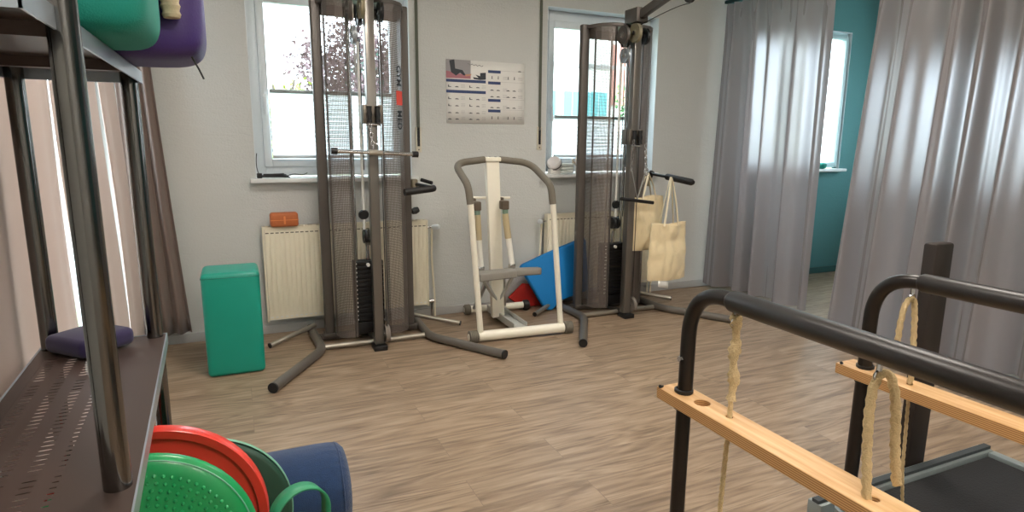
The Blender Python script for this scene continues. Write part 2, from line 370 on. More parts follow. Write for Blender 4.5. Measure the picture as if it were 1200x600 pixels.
def pleated_blind(W, ztop, yb, label):
    a, c, d, e = W
    t = thing('pleated_blind', label, 'blind', ((a+c)/2, yb, d), 0)
    zt = ztop-d; hw = (c-a)/2-.004; n = int((zt-.05)/.016)
    b = MB(); b.grid(lambda u, v: (-hw+2*hw*u, .008*(1 if round(v*n) % 2 else -1), .025+(zt-.05)*v), 1, n)
    b.build('pleated_fabric', blind_m, t, smooth=10)
    MB().box(-hw, hw, -.012, .012, zt-.026, zt).build('top_rail', mat('silver_rail', (150, 160, 160), .4, .5), t, bevel=.003)
    MB().box(-hw, hw, -.012, .012, .002, .026).build('bottom_rail', white_pvc, t, bevel=.003)
    return t
gl1 = window(1, W1, (.09, 1.27)); gl2 = window(2, W2, (2.335, 3.5)); gl3 = window(3, W3, (4.6, 5.955), wm=mat('pale_teal_frame', (190, 215, 218), .4), dep=.03, t=.03, s=.035)
gl4 = window(4, (-4.15, -3.2, 1.0, 2.35), (-4.2, -3.15), wm=mat('pale_teal_frame', (190, 215, 218), .4), dep=.03, t=.03, s=.035)
_w4 = [o for o in C.objects if o.name == 'window_4'][0]; _w4.rotation_euler = (0, 0, -PI/2); _w4.location = (XR-YW, 0, 0)
pleated_blind(gl1[:4], 1.735, YW+.085, 'white pleated blind over the lower half of the left window')
pleated_blind(gl2[:4], 1.61, YW+.085, 'white pleated blind low in the window behind the right cable tower')
def strap(x, ztop, zbot, label):
    t = thing('shutter_strap', label, 'strap', (x, YW, zbot-.1))
    MB().box(-.011, .011, -.012, -.008, .08, ztop-zbot+.1).build('strap', strap_m, t)
    MB().box(-.022, .022, -.012, 0, 0, .19).build('winder_plate', beige_plate, t, bevel=.004)
    MB().box(-.010, .010, -.0135, -.011, .045, .16).build('slot', blk, t)
    MB().cyl((0, -.014, .02), (0, -.011, .02), .005, 10).build('screw', blk, t)
    return t
strap(1.29, ZC-.02, 1.40, 'roller shutter strap left of the exercise poster')
strap(2.318, ZC-.02, 1.42, 'roller shutter strap right of the exercise poster')

# ---- glazed door behind the panel curtains (left wall)
dr = bpy.data.objects.new('door_1', None); C.objects.link(dr); struct(dr)
b = MB()
for y in (2.22, 3.33, 4.42): b.box(XL-.12, XL-.05, y, y+.07, .0, 2.35)
b.box(XL-.12, XL-.05, 2.29, 4.42, 2.27, 2.35); b.box(XL-.12, XL-.05, 2.29, 4.42, 0, .12)
b.build('door_frame', white_pvc, dr, bevel=.005)
MB().box(XL-.09, XL-.08, 2.28, 4.43, .11, 2.28).build('door_pane', glass, dr)
# panel curtains
ys = 4.31
for k in range(5):
    y1 = ys-.49*k; y0 = y1-.472
    b = MB(); b.grid(lambda u, v: (XL+.06+.008*math.sin(u*9+k)+.012*math.sin(v*5+k), y0+(y1-y0)*u+(1-v)*.2*(1-.3*k/3)+.0, .06+2.38*v), 14, 14)
    o = b.build('panel_curtain', curt_beige, None, solid=.004)
    tag(o, ['beige panel curtain hanging next to the brown drape behind the shelf', 'beige panel curtain, second from the brown drape behind the shelf', 'beige panel curtain, third from the brown drape behind the shelf', 'beige panel curtain, fourth from the brown drape, at the near end of the shelf', 'beige panel curtain farthest from the brown drape'][k], 'curtain', 'beige panel curtains')
    bb = MB(); bb.box(XL+.05, XL+.075, y0, y1, 2.44, 2.47); bb.build('panel_rail', white_pvc, o)
tr = MB(); tr.box(XL+.03, XL+.09, 1.9, 4.55, 2.47, 2.495); tr.box(XL, XL+.03, 2.5, 2.54, 2.475, 2.49); tr.box(XL, XL+.03, 4.3, 4.34, 2.475, 2.49)
tag(tr.build('curtain_rail', white_pvc, None, bevel=.003), 'white curtain rail above the beige panel curtains on the left wall', 'curtain rail')

# ---- drapes
def drape(name, fn, nu, nv, m_, label, group=None, cat='curtain', solid=.003):
    b = MB(); b.grid(fn, nu, nv); o = b.build(name, m_, None, solid=solid, smooth=80); tag(o, label, cat, group); return o
def brown(u, v):   # v 0 bottom, 1 top
    fl = (1-v)**1.3
    x = XL+.05+(.17+.12*fl)*u; yy = 4.50+.03*math.sin(u*22)*(.6+.4*fl)+.02*u
    return (x, yy, .10+2.42*v)
drape('corner_drape', brown, 50, 16, curt_brown, 'brown-grey drape gathered in the left back corner behind the shelf')
XC = 4.19
def fold(s, v, seed):
    q = s+.035*math.sin(s*8.3+seed*3)
    a = .050*math.sin(q*2*PI/.235+seed+.25*(1-v)*math.sin(s*4+seed))+.014*math.sin(q*2*PI/.098+seed*2+v)
    t_ = .022*math.sin(s*2*PI/.085+seed)
    k = min(1, max(0, (v-.80)/.2)); k = k*k
    return a*(1-.75*k)*(1.1-.3*v)+t_*k
def cur1(u, v):
    s = u*1.14
    y = 4.585-s-.012*math.sin(7*s)*(1-v)
    x = XC+fold(s, v, 1.0)+-(.03+.11*(1-v))*max(0, 1-u*5)**.7
    return (x, y, .045+2.575*v)
drape('room_divider_curtain', cur1, 260, 30, curt_m, 'grey translucent curtain hanging nearest the back wall', 'grey divider curtains', solid=0)
def cur2(u, v):
    s = u*1.75
    y = 3.12-s+.05*(1-v)*(1-u)-.15*v*max(0, .25-u)
    x = XC-.04-.12*(1-v)*(1-u*.4)+fold(s+.4, v, 3.1)*1.25
    return (x, y, .045+2.575*v)
drape('room_divider_curtain', cur2, 380, 30, curt_m, 'grey translucent curtain hanging behind the black handrails', 'grey divider curtains', solid=0)
b = MB(); b.box(XC-.02, XC+.02, .9, 4.6, 2.635, 2.66); 
for yy in (1.2, 2.2, 3.2, 4.3): b.box(XC-.01, XC+.01, yy, yy+.02, 2.66, ZC)
tag(b.build('curtain_track', mat('dark_teal_track', (40, 76, 76), .5, .3), None), 'dark ceiling track carrying the grey divider curtains', 'curtain track')

# ---- unseen ceiling lights, added to brighten the room (out of the frame above)
diff = emit('warm_fill_diffuser', (1.0, .92, .83), LAMP_STRENGTH)
def lamp(x, y, label):
    t = thing('added_ceiling_light', label, 'ceiling light', (x, y, ZC), 0, 'added square ceiling lights')
    f = MB(); s = .31
    for a, c, d, e in ((-s, -s+.02, -s, s), (s-.02, s, -s, s), (-s+.02, s-.02, -s, -s+.02), (-s+.02, s-.02, s-.02, s)): f.box(a, c, d, e, -.05, 0)
    f.build('lamp_frame', white_pvc, t); MB().box(-s+.02, s-.02, -s+.02, s-.02, -.045, -.03).build('diffuser', diff, t)
for x, y, n in ((.5, 2.5, 'added square ceiling light in front of the left window'), (2.7, 2.5, 'added square ceiling light in front of the right window'),
                (.5, -.1, 'added square ceiling light above the shelf end of the room'), (2.7, -.1, 'added square ceiling light above the black handrails'), (1.6, -1.6, 'added square ceiling light nearest the front wall')):
    lamp(x, y, n)

# ------------------------------------------------------------------ outside
outg = mat('outdoor_grass', (110, 120, 90), .9)
struct(MB().box(-30, 60, YW+.6, 60, -.5, -.3).build('ground_outside', outg))
def tree(x, y, h, r, label, leafm, trunkm, n=2600, seed=1, leaf=.12):
    rnd = random.Random(seed); t = thing('garden_tree', label, 'tree', (x, y, -.3))
    b = MB(); b.tube([(0,0,0), (.05,0,h*.3), (0,.05,h*.7)], [.14,.1,.03], 8)
    for k in range(7):
        a = k*2*PI/7; b.tube([(0,0,h*(.3+.04*k)), (math.cos(a)*r*.4, math.sin(a)*r*.4, h*(.5+.03*k)), (math.cos(a)*r*.8, math.sin(a)*r*.8, h*(.65+.03*k))], [.05,.03,.012], 6)
    b.build('trunk', trunkm, t)
    f = MB(); cl = []
    for k in range(26):
        a = rnd.random()*2*PI; q = rnd.random()**.5*r*.8; cl.append(Vector((math.cos(a)*q, math.sin(a)*q, h*(.45+.5*rnd.random()*(1-q/r*.5)))))
    for i in range(n):
        c = rnd.choice(cl); p = c+Vector((rnd.gauss(0,1), rnd.gauss(0,1), rnd.gauss(0,1)))*r*.2
        d = Vector((rnd.uniform(-1,1), rnd.uniform(-1,1), rnd.uniform(-1,1))).normalized(); e = d.cross(Vector((rnd.uniform(-1,1), .3, rnd.uniform(-1,1)))).normalized()
        s = leaf*rnd.uniform(.6, 1.3); f.add([p-d*s, p+e*s*.5, p+d*s, p-e*s*.5], [(0,1,2,3)])
    f.build('foliage', leafm, t)
    return t
bark = mat('tree_bark', (90, 78, 70), .9)
tree(2.2, 12, 4.3, 1.15, 'tall reddish-leaved tree outside the left window', mat('reddish_leaves', (104, 82, 84), .7, var=.5, vscale=3), bark, 5200, 3, .055)
tree(.60, 9.2, 3.0, .42, 'low yellow-green bush outside the left window', mat('yellow_green_leaves', (140, 150, 62), .7, var=.4, vscale=2), bark, 1500, 5, .045)
tree(3.6, 17, 4.6, .9, 'grey-green tree outside the left window, behind the perforated tower', mat('grey_green_leaves', (76, 100, 88), .7, var=.3, vscale=2), bark, 2600, 8, .08)
tree(10.4, 14, 4.3, .95, 'leafy green tree outside the right window', mat('green_leaves', (78, 116, 66), .7, var=.3, vscale=2), bark, 3600, 9, .07)
bd = thing('neighbour_building', 'white building with turquoise window bands outside the right window', 'building', (0, 22, -.3))
cream = mat('white_facade', (232, 228, 220), .8)
MB().box(7, 24, 0, 6, 0, 7.6).build('facade', cream, bd)
MB().box(6.9, 24.1, -.06, 0, 4.62, 4.78).build('cornice', mat('grey_cornice', (150, 150, 146), .7), bd)
MB().box(14.2, 16.2, -.05, 0, 3.2, 5.6).build('brick_panel', mat('reddish_brick', (186, 130, 116), .8, var=.1), bd)
for x0, x1 in ((9.4, 11.75), (12.0, 14.1), (16.4, 18.5)):
    fr = MB().box(x0, x1, -.06, 0, 2.7, 3.75).build('window', mat('white_metal_frame', (225, 228, 226), .5), bd)
    g = MB(); n = 5
    for k in range(n): g.box(x0+.06+(x1-x0-.06)/n*k, x0+(x1-x0-.06)/n*(k+1), -.09, -.06, 2.76, 3.69)
    g.build('pane', mat('turquoise_glass', (96, 186, 188), .3), fr)
MB().box(9.3, 18.6, -.12, 0, 2.58, 2.7).build('ledge', mat('grey_cornice', (150, 150, 146), .7), bd)

# ------------------------------------------------------------------ radiators
def radiator(x0, x1, label, valve):
    w_ = x1-x0; hh = .68; z0 = .11
    t = thing('radiator', label, 'radiator', ((x0+x1)/2, YW, z0), 0, 'cream panel radiators')
    hw = w_/2; y0 = -.10; ribs = int(w_/.0335); p = (w_-.03)/ribs
    def front(u, v):
        x = -hw+.015+(w_-.03)*u; ph = (u*ribs) % 1
        d = max(0, math.sin(PI*ph))**.5*.007
        if v < .06 or v > .94: d = 0
        return (x, y0-d, .012+(hh-.024)*v)
    b = MB(); vs = [0, .05, .08, .5, .92, .95, 1]; nu = ribs*6
    pts = [[Vector((front(i/nu, 0)[0], y0-(0 if j in (0, 1, 5, 6) else max(0, math.sin(PI*((i/nu*ribs) % 1)))**.6*.007), .012+(hh-.024)*vv)) for i in range(nu+1)] for j, vv in enumerate(vs)]
    b.add([q for r in pts for q in r], [(j*(nu+1)+i, j*(nu+1)+i+1, (j+1)*(nu+1)+i+1, (j+1)*(nu+1)+i) for j in range(6) for i in range(nu)])
    b.build('front_panel', rad_m, t, smooth=50)
    for q0 in (-hw, hw-.014): MB().box(q0, q0+.014, y0-.004, -.035, 0, hh).build('side_cover', rad_m, t, bevel=.003)
    g = MB(); g.box(-hw+.014, hw-.014, y0-.003, y0+.004, hh-.012, hh); g.box(-hw+.014, hw-.014, -.04, -.035, hh-.012, hh)
    nn = int(w_/.03)
    for k in range(nn+1): x = -hw+.016+(w_-.04)*k/nn; g.box(x, x+.008, y0+.004, -.04, hh-.01, hh)
    g.build('top_grille', rad_m, t)
    MB().box(-hw+.014, hw-.014, y0+.012, -.04, .01, hh-.02).build('core', slot_m, t)
    d = MB(); d2 = MB()
    for k in range(ribs):
        x = -hw+.015+p*(k+.5); d.box(x-.011, x+.011, y0-.0015, y0+.002, hh-.047, hh-.040); d2.box(x-.008, x+.008, y0-.0022, y0+.001, .028, .036)
    d.build('slots', slot_m, t); d2.build('pale_slots', white_mark, t)  # lower row of slots is drawn as pale raised dots
    for q0 in (-hw+.15, hw-.18): MB().box(q0, q0+.03, -.035, 0, .1, hh-.1).build('wall_bracket', rad_m, t)
    if valve:
        sgn = 1 if valve > 0 else -1; X = sgn*(hw+.01)
        v = MB(); v.cyl((X-sgn*.01, -.07, hh-.06), (X+sgn*.05, -.07, hh-.06), .009); v.build('valve_pipe', steel, t)
        k = MB(); k.lathe([(0,0),(.017,0),(.02,.01),(.02,.05),(.014,.062),(0,.064)], (X+sgn*.035, -.07, hh-.06), (sgn*.6, -.75, .1), 20); k.build('thermostat_knob', white_pvc, t)
        q = MB(); q.tube(fillet([(X-sgn*.0+sgn*.03, -.07, hh-.06), (X+sgn*.03, -.05, hh-.3), (X+sgn*.05, -.05, .04), (X+sgn*.05, -.05, -z0+.002)], .05), .008, 10); q.build('supply_pipe', rad_m, t)
        q = MB(); q.tube(fillet([(X-sgn*.012, -.07, .03), (X+sgn*.02, -.07, .03), (X+sgn*.02, -.07, -z0+.002)], .02), .010, 10); q.cyl((X+sgn*.0, -.07, .03), (X+sgn*.035, -.07, .03), .017); q.build('return_valve', steel, t)
    if valve < 0:
        for xx in (hw-.02, hw+.015): MB().cyl((xx, -.06, .01), (xx, -.06, -z0+.002), .008, 10).build('supply_pipe', rad_m, t)
    return t
radiator(.14, 1.325, 'cream panel radiator under the left window', 1)
radiator(2.36, 3.46, 'cream panel radiator under the right window behind the blue pad', -1)

# ------------------------------------------------------------------ cable towers
def wheel(b, c, r, w_=.022, ax=(1,0,0)):
    a = Vector(ax).normalized()
    b.lathe([(0,-w_/2),(r*.3,-w_/2),(r*.34,-w_*.3),(r*.85,-w_*.3),(r,-w_/2),(r,-w_*.42),(r*.9,0),(r,w_*.42),(r,w_/2),(r*.85,w_*.3),(r*.34,w_*.3),(r*.3,w_/2),(0,w_/2)], c, a, 28)
def shroud(sg, zt=2.235, zb=.07):
    path = [(-.245,-.005),(-.25,-.10),(-.232,-.155),(-.19,-.195),(-.145,-.212),(-.130,-.195)] if sg < 0 else [(-.245,-.005),(-.25,-.10),(-.232,-.155),(-.175,-.205),(-.10,-.225),(-.088,-.205)]
    P = [Vector((x, y)) for x, y in path]; L = [0]
    for a, c in zip(P[:-1], P[1:]): L.append(L[-1]+(c-a).length)
    b = MB(); n = len(P)
    vs = [(P[i].x*-sg, P[i].y, z) for z in (zb, zt) for i in range(n)]; uv = [(L[i], z) for z in (zb, zt) for i in range(n)]
    b.add(vs, [(i, i+1, n+i+1, n+i) for i in range(n-1)], uv); return b
def text_mesh(txt, size, name, m_, parent, mw):
    cu = bpy.data.curves.new(name, 'FONT'); cu.body = txt; cu.size = size; cu.extrude = .0006; cu.align_x = 'CENTER'; cu.align_y = 'CENTER'; cu.offset = size*.02
    ob = bpy.data.objects.new(name, cu); C.objects.link(ob); dg = bpy.context.evaluated_depsgraph_get()
    me = bpy.data.meshes.new_from_object(ob.evaluated_get(dg)); bpy.data.objects.remove(ob); me.transform(mw); me.materials.clear(); me.materials.append(m_)
    o = bpy.data.objects.new(name, me); C.objects.link(o); o.parent = parent; return o
def tower(cx, label, zcar, hand, lettered):
    t = thing('cable_tower', label, 'exercise machine', (cx, 4.27, 0), 0, 'cable pull towers')
    for s in (-1, 1):
        MB().box(s*.283-.033, s*.283+.033, -.025, .03, .06, 2.27).build('upright', taupe, t, bevel=.012, seg=3)
        o = shroud(s).build('mesh_cover', shroud_m, t, smooth=20)
        # seam and edge strips of the cover
        e = MB()
        for (x, y) in ((-.25,-.10),((-.130,-.197) if s < 0 else (-.088,-.207))): e.box(min(-s*x, -s*(x+.010)), max(-s*x, -s*(x+.010)), y-.005, y+.004, .07, 2.235)
        e.build('cover_edge', taupe, t)
        f = MB(); f.tube(fillet([(s*.385,.27,.03),(s*.365,-.25,.03),(s*.70,-.80,.03)], .09), .0295, 18); f.build('foot_tube', taupe_foot, t)
        d = Vector((s*.335,-.55,0)).normalized(); p = Vector((s*.70,-.80,.03)); MB().cyl(p-d*.004, p+d*.006, .030).build('end_cap', blk, t); MB().cyl((s*.385,.268,.03),(s*.385,.278,.03), .030).build('end_cap', blk, t)
        q = MB(); q.cyl((s*.36,.19,.075),(s*.675,.0,.022), .017, 14); q.build('stabiliser_stub', steel2, t)
        q = MB(); q.cyl((s*.675,.0,.022),(s*.681,-.004,.021), .018, 14); q.build('end_cap', blk, t)
        g = MB(); g.box(s*.283-.04, s*.283+.04, -.04, .05, .045, .065) ; g.build('base_plate', taupe, t, bevel=.003)
    b = MB(); b.cyl((-.36,-.19,.026),(.36,-.19,.026), .0175, 16); b.build('front_crossbar', steel2, t)
    b = MB(); b.box(-.37,.37,.01,.05,.01,.05); b.box(-.02,.02,-.29,.01,.012,.045); b.build('rear_crossbar', taupe, t, bevel=.004)
    for s in (-1, 1): MB().cyl((s*.352,-.19,.03),(s*.376,-.19,.03), .024, 6).build('bolt', steel, t)
    # top
    b = MB(); b.prism([(-.29,0),(-.255,-.11),(-.23,-.16),(-.17,-.21),(-.09,-.23),(-.04,-.2),(.04,-.2),(.09,-.23),(.17,-.21),(.23,-.16),(.255,-.11),(.29,0),(.29,.03),(-.29,.03)], 2.235, 2.262, 'xy'); b.build('top_plate', taupe, t, bevel=.003)
    b = MB(); b.box(-.26,.26,-.01,.012,2.17,2.235); b.build('top_beam', taupe, t, bevel=.003)
    # front column and arm
    MB().box(-.03,.03,-.305,-.24,.035,2.255).build('column', column_m, t, bevel=.006)
    b = MB(); b.box(-.045,.045,-.345,-.235,.0,.034); b.build('column_foot', blk, t, bevel=.005)
    b = MB(); b.bar((0,-.22,2.285),(0,-1.02,2.475),.05,.06); b.build('boom_arm', taupe, t, bevel=.008)
    b = MB(); b.box(-.05,.05,-.34,-.18,2.255,2.36); b.build('arm_bracket', taupe, t, bevel=.006)
    b = MB(); wheel(b, (0,-.86,2.345), .055); b.build('arm_pulley', blk, t)
    b = MB(); b.box(-.02,-.013,-.90,-.82,2.34,2.43); b.box(.013,.02,-.90,-.82,2.34,2.43); b.build('pulley_fork', taupe, t)
    for x, y, z, r, mm in ((-.115,-.275,2.165,.066,taupe),(-.052,-.335,2.175,.068,mat('tan_pulley', (132,124,100), .45)),(-.095,-.275,2.02,.055,mat('silver_pulley', (150,156,160), .35, .5)),(.075,-.27,2.17,.06,blk),(-.045,-.20,2.15,.06,blk)):
        b = MB(); wheel(b, (x,y,z), r, .026); o = b.build('pulley', mm, t)
        MB().cyl((x-.02,y,z),(x+.02,y,z), r*.22).build('axle', steel, o)
    b = MB(); wheel(b, (.052,-.285,.10), .062, .030); b.build('lower_pulley', mat('grey_pulley', (120,112,104), .4), t)
    b = MB(); b.cyl((.03,-.285,.10),(.072,-.285,.10), .014); b.build('axle', steel, t)
    b = MB()
    for x in (-.09,-.105): b.cyl((x,-.27,2.04),(x,-.27,2.2), .003, 6)
    b.build('pulley_strap', steel2, t)
    # weight stack
    for k in range(14):
        z = .16+k*.030; MB().box(-.125,.075,-.135,-.045,z,z+.0275).build('weight_plate', blkmetal, t, bevel=.002)
    b = MB()
    for k in range(14): z = .16+k*.030; b.box(-.118,-.104,-.1362,-.1350,z+.009,z+.018)
    b.build('weight_number', white_mark, t)
    MB().box(-.115,.075,-.13,-.05,.07,.15).build('stack_support', blkmetal, t, bevel=.004)
    for x in (-.095, .055): MB().cyl((x,-.09,.06),(x,-.09,2.235), .0085, 12).build('guide_rod', steel, t)
    b = MB(); b.cyl((-.02,-.09,.58),(-.02,-.09,.70), .013); b.box(-.035,-.005,-.105,-.075,.68,.72); b.build('selector_stem', steel, t)
    b = MB(); wheel(b, (-.035,-.10,.745), .048); wheel(b, (.0,-.10,.745), .048); b.build('stack_pulley', blk, t)
    b = MB(); b.cyl((-.03,-.1375,.555),(-.03,-.155,.555), .012); b.build('selector_pin', white_mark, t)
    for x, y, z0, z1 in ((-.045,-.145,.78,2.15),(.01,-.12,.76,2.20),(.03,-.145,.8,2.2),(.052,-.295,.1,2.15),(-.062,-.29,1.2,2.12)):
        MB().cyl((x,y,z0),(x,y,z1), .0032, 6).build('cable', blk, t)
    MB().cyl((-.05,-.16,.80),(-.05,-.16,2.0), .009, 10).build('cable_sleeve', mat('white_sleeve', (214,214,208), .4), t)
    pts = bez((0,-.305,2.24),(0,-.5,2.26),(0,-.7,2.30),(0,-.86,2.288), 10); MB().tube(pts, .003, 6).build('arm_cable', blk, t)
    # small fittings behind the covers
    MB().lathe([(0,-.03),(.02,-.025),(.026,0),(.02,.025),(0,.03)], (.345,.0,.895), (1,.2,.3), 18).build('rear_knob', blk, t)
    MB().lathe([(0,-.012),(.03,-.012),(.035,0),(.03,.012),(0,.012)], (-.05,-.16,.90), (0,1,0), 18).build('cable_stop', blk, t)
    # sliding carriage
    b = MB(); b.box(-.062,-.032,-.33,-.22,zcar-.055,zcar+.06); b.box(.032,.062,-.33,-.22,zcar-.055,zcar+.06); b.box(-.062,.062,-.235,-.225,zcar-.055,zcar+.06); b.box(-.06,.06,-.318,-.31,zcar-.05,zcar+.055)
    car = b.build('carriage', mat('worn_steel', (120,112,102), .35, .7), t, bevel=.003)
    b = MB()
    for s in (-1, 1): b.lathe([(0,-.05),(.018,-.05),(.014,-.025),(.019,0),(.014,.025),(.018,.05),(0,.05)], (s*.026,-.34,zcar), (0,0,1), 16)
    b.build('roller', blk, car)
    b = MB(); b.cyl((-.045,-.322,zcar-.06),(.045,-.322,zcar-.06), .009, 10); b.build('pull_pin', steel, car)
    # side handle
    X = .325
    b = MB(); b.box(X-.012,X+.03,-.055,.0,1.03,1.12); hb = b.build('handle_bracket', mat('olive_grey_plastic', (112,104,84), .5), t, bevel=.006)
    if hand == 'folded':
        pth = fillet([(X+.02,-.05,1.085),(X+.085,-.30,1.075),(X-.14,-.335,1.055)], .05)
        MB().tube(pth[:6], .013, 12).build('handle_rod', blk, t)
        pp = resample(pth[5:], .02); MB().tube(pp, [.0235]*len(pp), 14).build('handle_grip', blkrub, t)
        MB().cyl((X+.04,-.10,1.12),(X+.10,-.16,1.10), .013).build('locking_knob', blk, t)
    else:
        MB().cyl((X+.015,-.05,1.135),(X+.015,-.30,1.12), .012).build('handle_rod', blk, t)
        MB().tube([(X+.015,-.28,1.12),(X+.015,-.29,1.12),(X+.015,-.58,1.095),(X+.015,-.60,1.093)], [.016,.026,.026,.016], 16).build('handle_grip', blkrub, t)
        MB().cyl((X+.015,-.05,1.09),(X+.015,-.09,1.15), .022).build('locking_knob', blk, t)
    if lettered:
        # lettering runs down the right-hand cover
        A = Vector((.232,-.155)); B = Vector((.25,-.10)); n_ = Vector((.9, -.43))
        def place(z): 
            ex = Vector((0,0,-1)); ey = Vector((.45,.89,0)).normalized(); ez = ex.cross(ey)
            mm = Matrix((ex, ey, ez)).transposed().to_4x4(); mm.translation = Vector((.228,-.180,z)); return mm
        def place2(z):
            ey = Vector((.78,.62,0)).normalized(); ex = Vector((0,0,-1)); ez = ex.cross(ey).normalized()
            mm = Matrix((ex, ey, ez)).transposed().to_4x4(); mm.translation = Vector((.2,-.183,z))-ez*0; mm.translation += Vector((.62,-.78,0))*.004; return mm
        text_mesh('GYM', .062, 'lettering', blk, t, place2(1.80)); text_mesh('MED', .062, 'lettering', blk, t, place2(1.52))
        b = MB(); mm = place2(1.66); b.add([mm@Vector(v) for v in ((-.045,-.03,0),(.045,-.03,0),(.045,.03,0),(-.045,.03,0),(-.045,-.03,.002),(.045,-.03,.002),(.045,.03,.002),(-.045,.03,.002))], [(0,3,2,1),(4,5,6,7),(0,1,5,4),(1,2,6,5),(2,3,7,6),(3,0,4,7)])
        b.build('red_logo', mat('red_sticker', (205, 62, 44), .5), t)
    return t
tower(.812, 'taupe cable pull tower in front of the left window, letters down its perforated cover', 1.545, 'folded', True)
tower(2.80, 'cable pull tower in front of the right window, cotton bags on its handle', 1.425, 'straight', False)

def chain(b, p0, p1, r=.0035, link=.032):
    p0 = Vector(p0); p1 = Vector(p1); n = max(2, int((p1-p0).length/(link*.72))); d = (p1-p0).normalized()
    for k in range(n):
        c = p0.lerp(p1, (k+.5)/n); a = Vector((1,0,0)) if k % 2 else Vector((0,1,0)); a = (a-d*a.dot(d)).normalized()
        b.tube([c+d*math.sin(q)*link/2+a*math.cos(q)*link*.3 for q in [i*2*PI/12 for i in range(12)]], r, 6, closed=True)
t = thing('pull_bar', 'straight chrome pull bar with black end caps hung from the left cable tower', 'exercise bar', (.815, 3.915, 1.31))
b = MB(); b.cyl((-.245,0,.010),(.245,0,-.010), .0125, 16); b.build('bar', steel, t)
b = MB(); b.lathe([(.0125,-.045),(.018,-.04),(.018,.04),(.0125,.045)], (0,0,0), (1,0,-.04), 16); b.build('collar', steel2, t)
for s in (-1, 1): MB().cyl((s*.235,0,-s*.0096),(s*.272,0,-s*.011), .0195, 16).build('end_cap', blk, t)
b = MB(); chain(b, (-.012,.0,.015), (-.03,.0,.175)); b.build('chain', steel, t)
b = MB(); b.tube([(.0+.016*math.cos(q), 0, .03+.028*math.sin(q)) for q in [i*2*PI/16 for i in range(16)]], .0045, 8, closed=True); b.build('carabiner', steel, t)
t = thing('pull_bar', 'short black pull bar on a chain hung from the right cable tower', 'exercise bar', (2.815, 3.915, .945))
b = MB(); b.cyl((-.15,0,.02),(.15,0,-.02), .0135, 14); b.build('bar', blkrub, t)
b = MB(); chain(b, (-.055,.0,.46), (-.065,.0,.23)); b.build('chain', steel, t); b = MB(); chain(b, (.05,0,.44), (.07,0,.23)); b.build('chain', steel, t)
b = MB(); b.tube([(-.065,0,.24),(0,0,.015),(.07,0,.24)], .006, 8, flat=.5); b.build('strap', mat('grey_webbing', (160,160,156), .8), t)
b = MB(); b.tube([(.07+.018*math.cos(q), 0, .22+.03*math.sin(q)) for q in [i*2*PI/16 for i in range(16)]], .005, 8, closed=True); b.build('carabiner', steel, t)

# ------------------------------------------------------------------ tote bags on the right tower's handle
def tote(name, x, y, z, wd, ht, label, seed, rz, hang_z):
    t = thing(name, label, 'bag', (x, y, z), rz, 'cotton tote bags')
    def side(sg):
        def f(u, v):
            xx = (u-.5)*wd*(1+.06*math.sin(v*3+seed)); zz = v*ht+.008*math.sin(u*7+seed)*(1 if v > .9 else .4)
            bul = math.sin(PI*u)**.6*(.02+.045*(1-v)*math.sin(PI*min(1, v*1.25+.12)))
            yy = -sg*(.004+bul)+.016*noise.noise(Vector((u*7+seed, v*5, sg)))+.006*noise.noise(Vector((u*20+seed, v*9, sg)))+.004*math.sin(u*30+seed)*(v > .5)*(v-.5)*2
            return (xx, yy, zz)
        return f
    b = MB(); b.grid(side(1), 24, 24); b.grid(side(-1), 24, 24)
    nn = 25*25
    for j in range(24):
        b.f.append((j*25, (j+1)*25, nn+(j+1)*25, nn+j*25)); b.f.append((j*25+24, (j+1)*25+24, nn+(j+1)*25+24, nn+j*25+24))
    for i in range(24): b.f.append((i, i+1, nn+i+1, nn+i))
    b.build('bag_body', canvas, t, solid=.002, smooth=70)
    hz = hang_z-z
    for sg in (-1, 1):
        b = MB(); pts = bez((-wd*.20, -sg*.03, ht-.02), (-wd*.10, -sg*.02, ht+(hz-ht)*.55), (-.012, -sg*.012, hz-.03), (-.004, sg*-.004, hz), 8)+bez((-.004, sg*-.004, hz), (.012, -sg*.012, hz-.03), (wd*.12, -sg*.02, ht+(hz-ht)*.55), (wd*.20, -sg*.03, ht-.02), 8)[1:]
        b.tube(pts, .009, 8, flat=.25); b.build('handle', canvas_lt, t)
    return t
tote('tote_bag', 3.085, 3.86, .315, .345, .45, 'cream cotton tote bag hanging in front, white care tag at its lower corner', 1.0, .02, 1.125)
tote('tote_bag', 3.02, 4.07, .53, .36, .43, 'cream cotton tote bag hanging behind the other one on the right tower', 2.7, .1, 1.15)
b = MB(); b.grid(lambda u, v: (-.04+.10*u, .004*math.sin(u*3), -.02-.02*u+.05*v), 4, 2)
o = b.build('care_tag', white_mark, None, solid=.001); o.location = (-.07, -.045, -.025); o.parent = [q for q in C.objects if q.name.startswith('tote_bag') and q.location.x > 3.05][0]

# ------------------------------------------------------------------ stepper
t = thing('stair_stepper', 'ivory stair stepper with grey foam handlebar and two pistons between the towers', 'exercise machine', (1.79, 3.83, 0))
b = MB(); b.cyl((-.315,.015,.045),(.335,-.03,.045), .036, 24); fb = b.build('front_crossbar', ivory, t)
b = MB(); b.cyl((.02,-.042,.05),(.02,-.040,.05), .005); 
for dx in (-.015,.025): b.cyl((dx,-.04,.05),(dx,-.028,.05), .006, 8)
b.build('bolt', blk, fb)
for s, dx, dy in ((-1,-.318,.0155),(1,.338,-.0305)):
    b = MB(); r = .045
    prof = [(0,0),(r*.75,0),(r,.006)]
    for k in range(5): prof += [(r,.012+k*.009),(r*.94,.014+k*.009),(r*.94,.018+k*.009)]
    prof += [(r,.062),(r*.8,.066),(0,.066)]
    b.lathe(prof, (dx,dy,.045), (s,-s*.07,0), 28); o = b.build('ribbed_end_wheel', grey_grip, t)
    b = MB(); b.cyl((dx+s*.066,dy,.045),(dx+s*.070,dy,.045), .024); b.build('hub_cap', ivory, o)
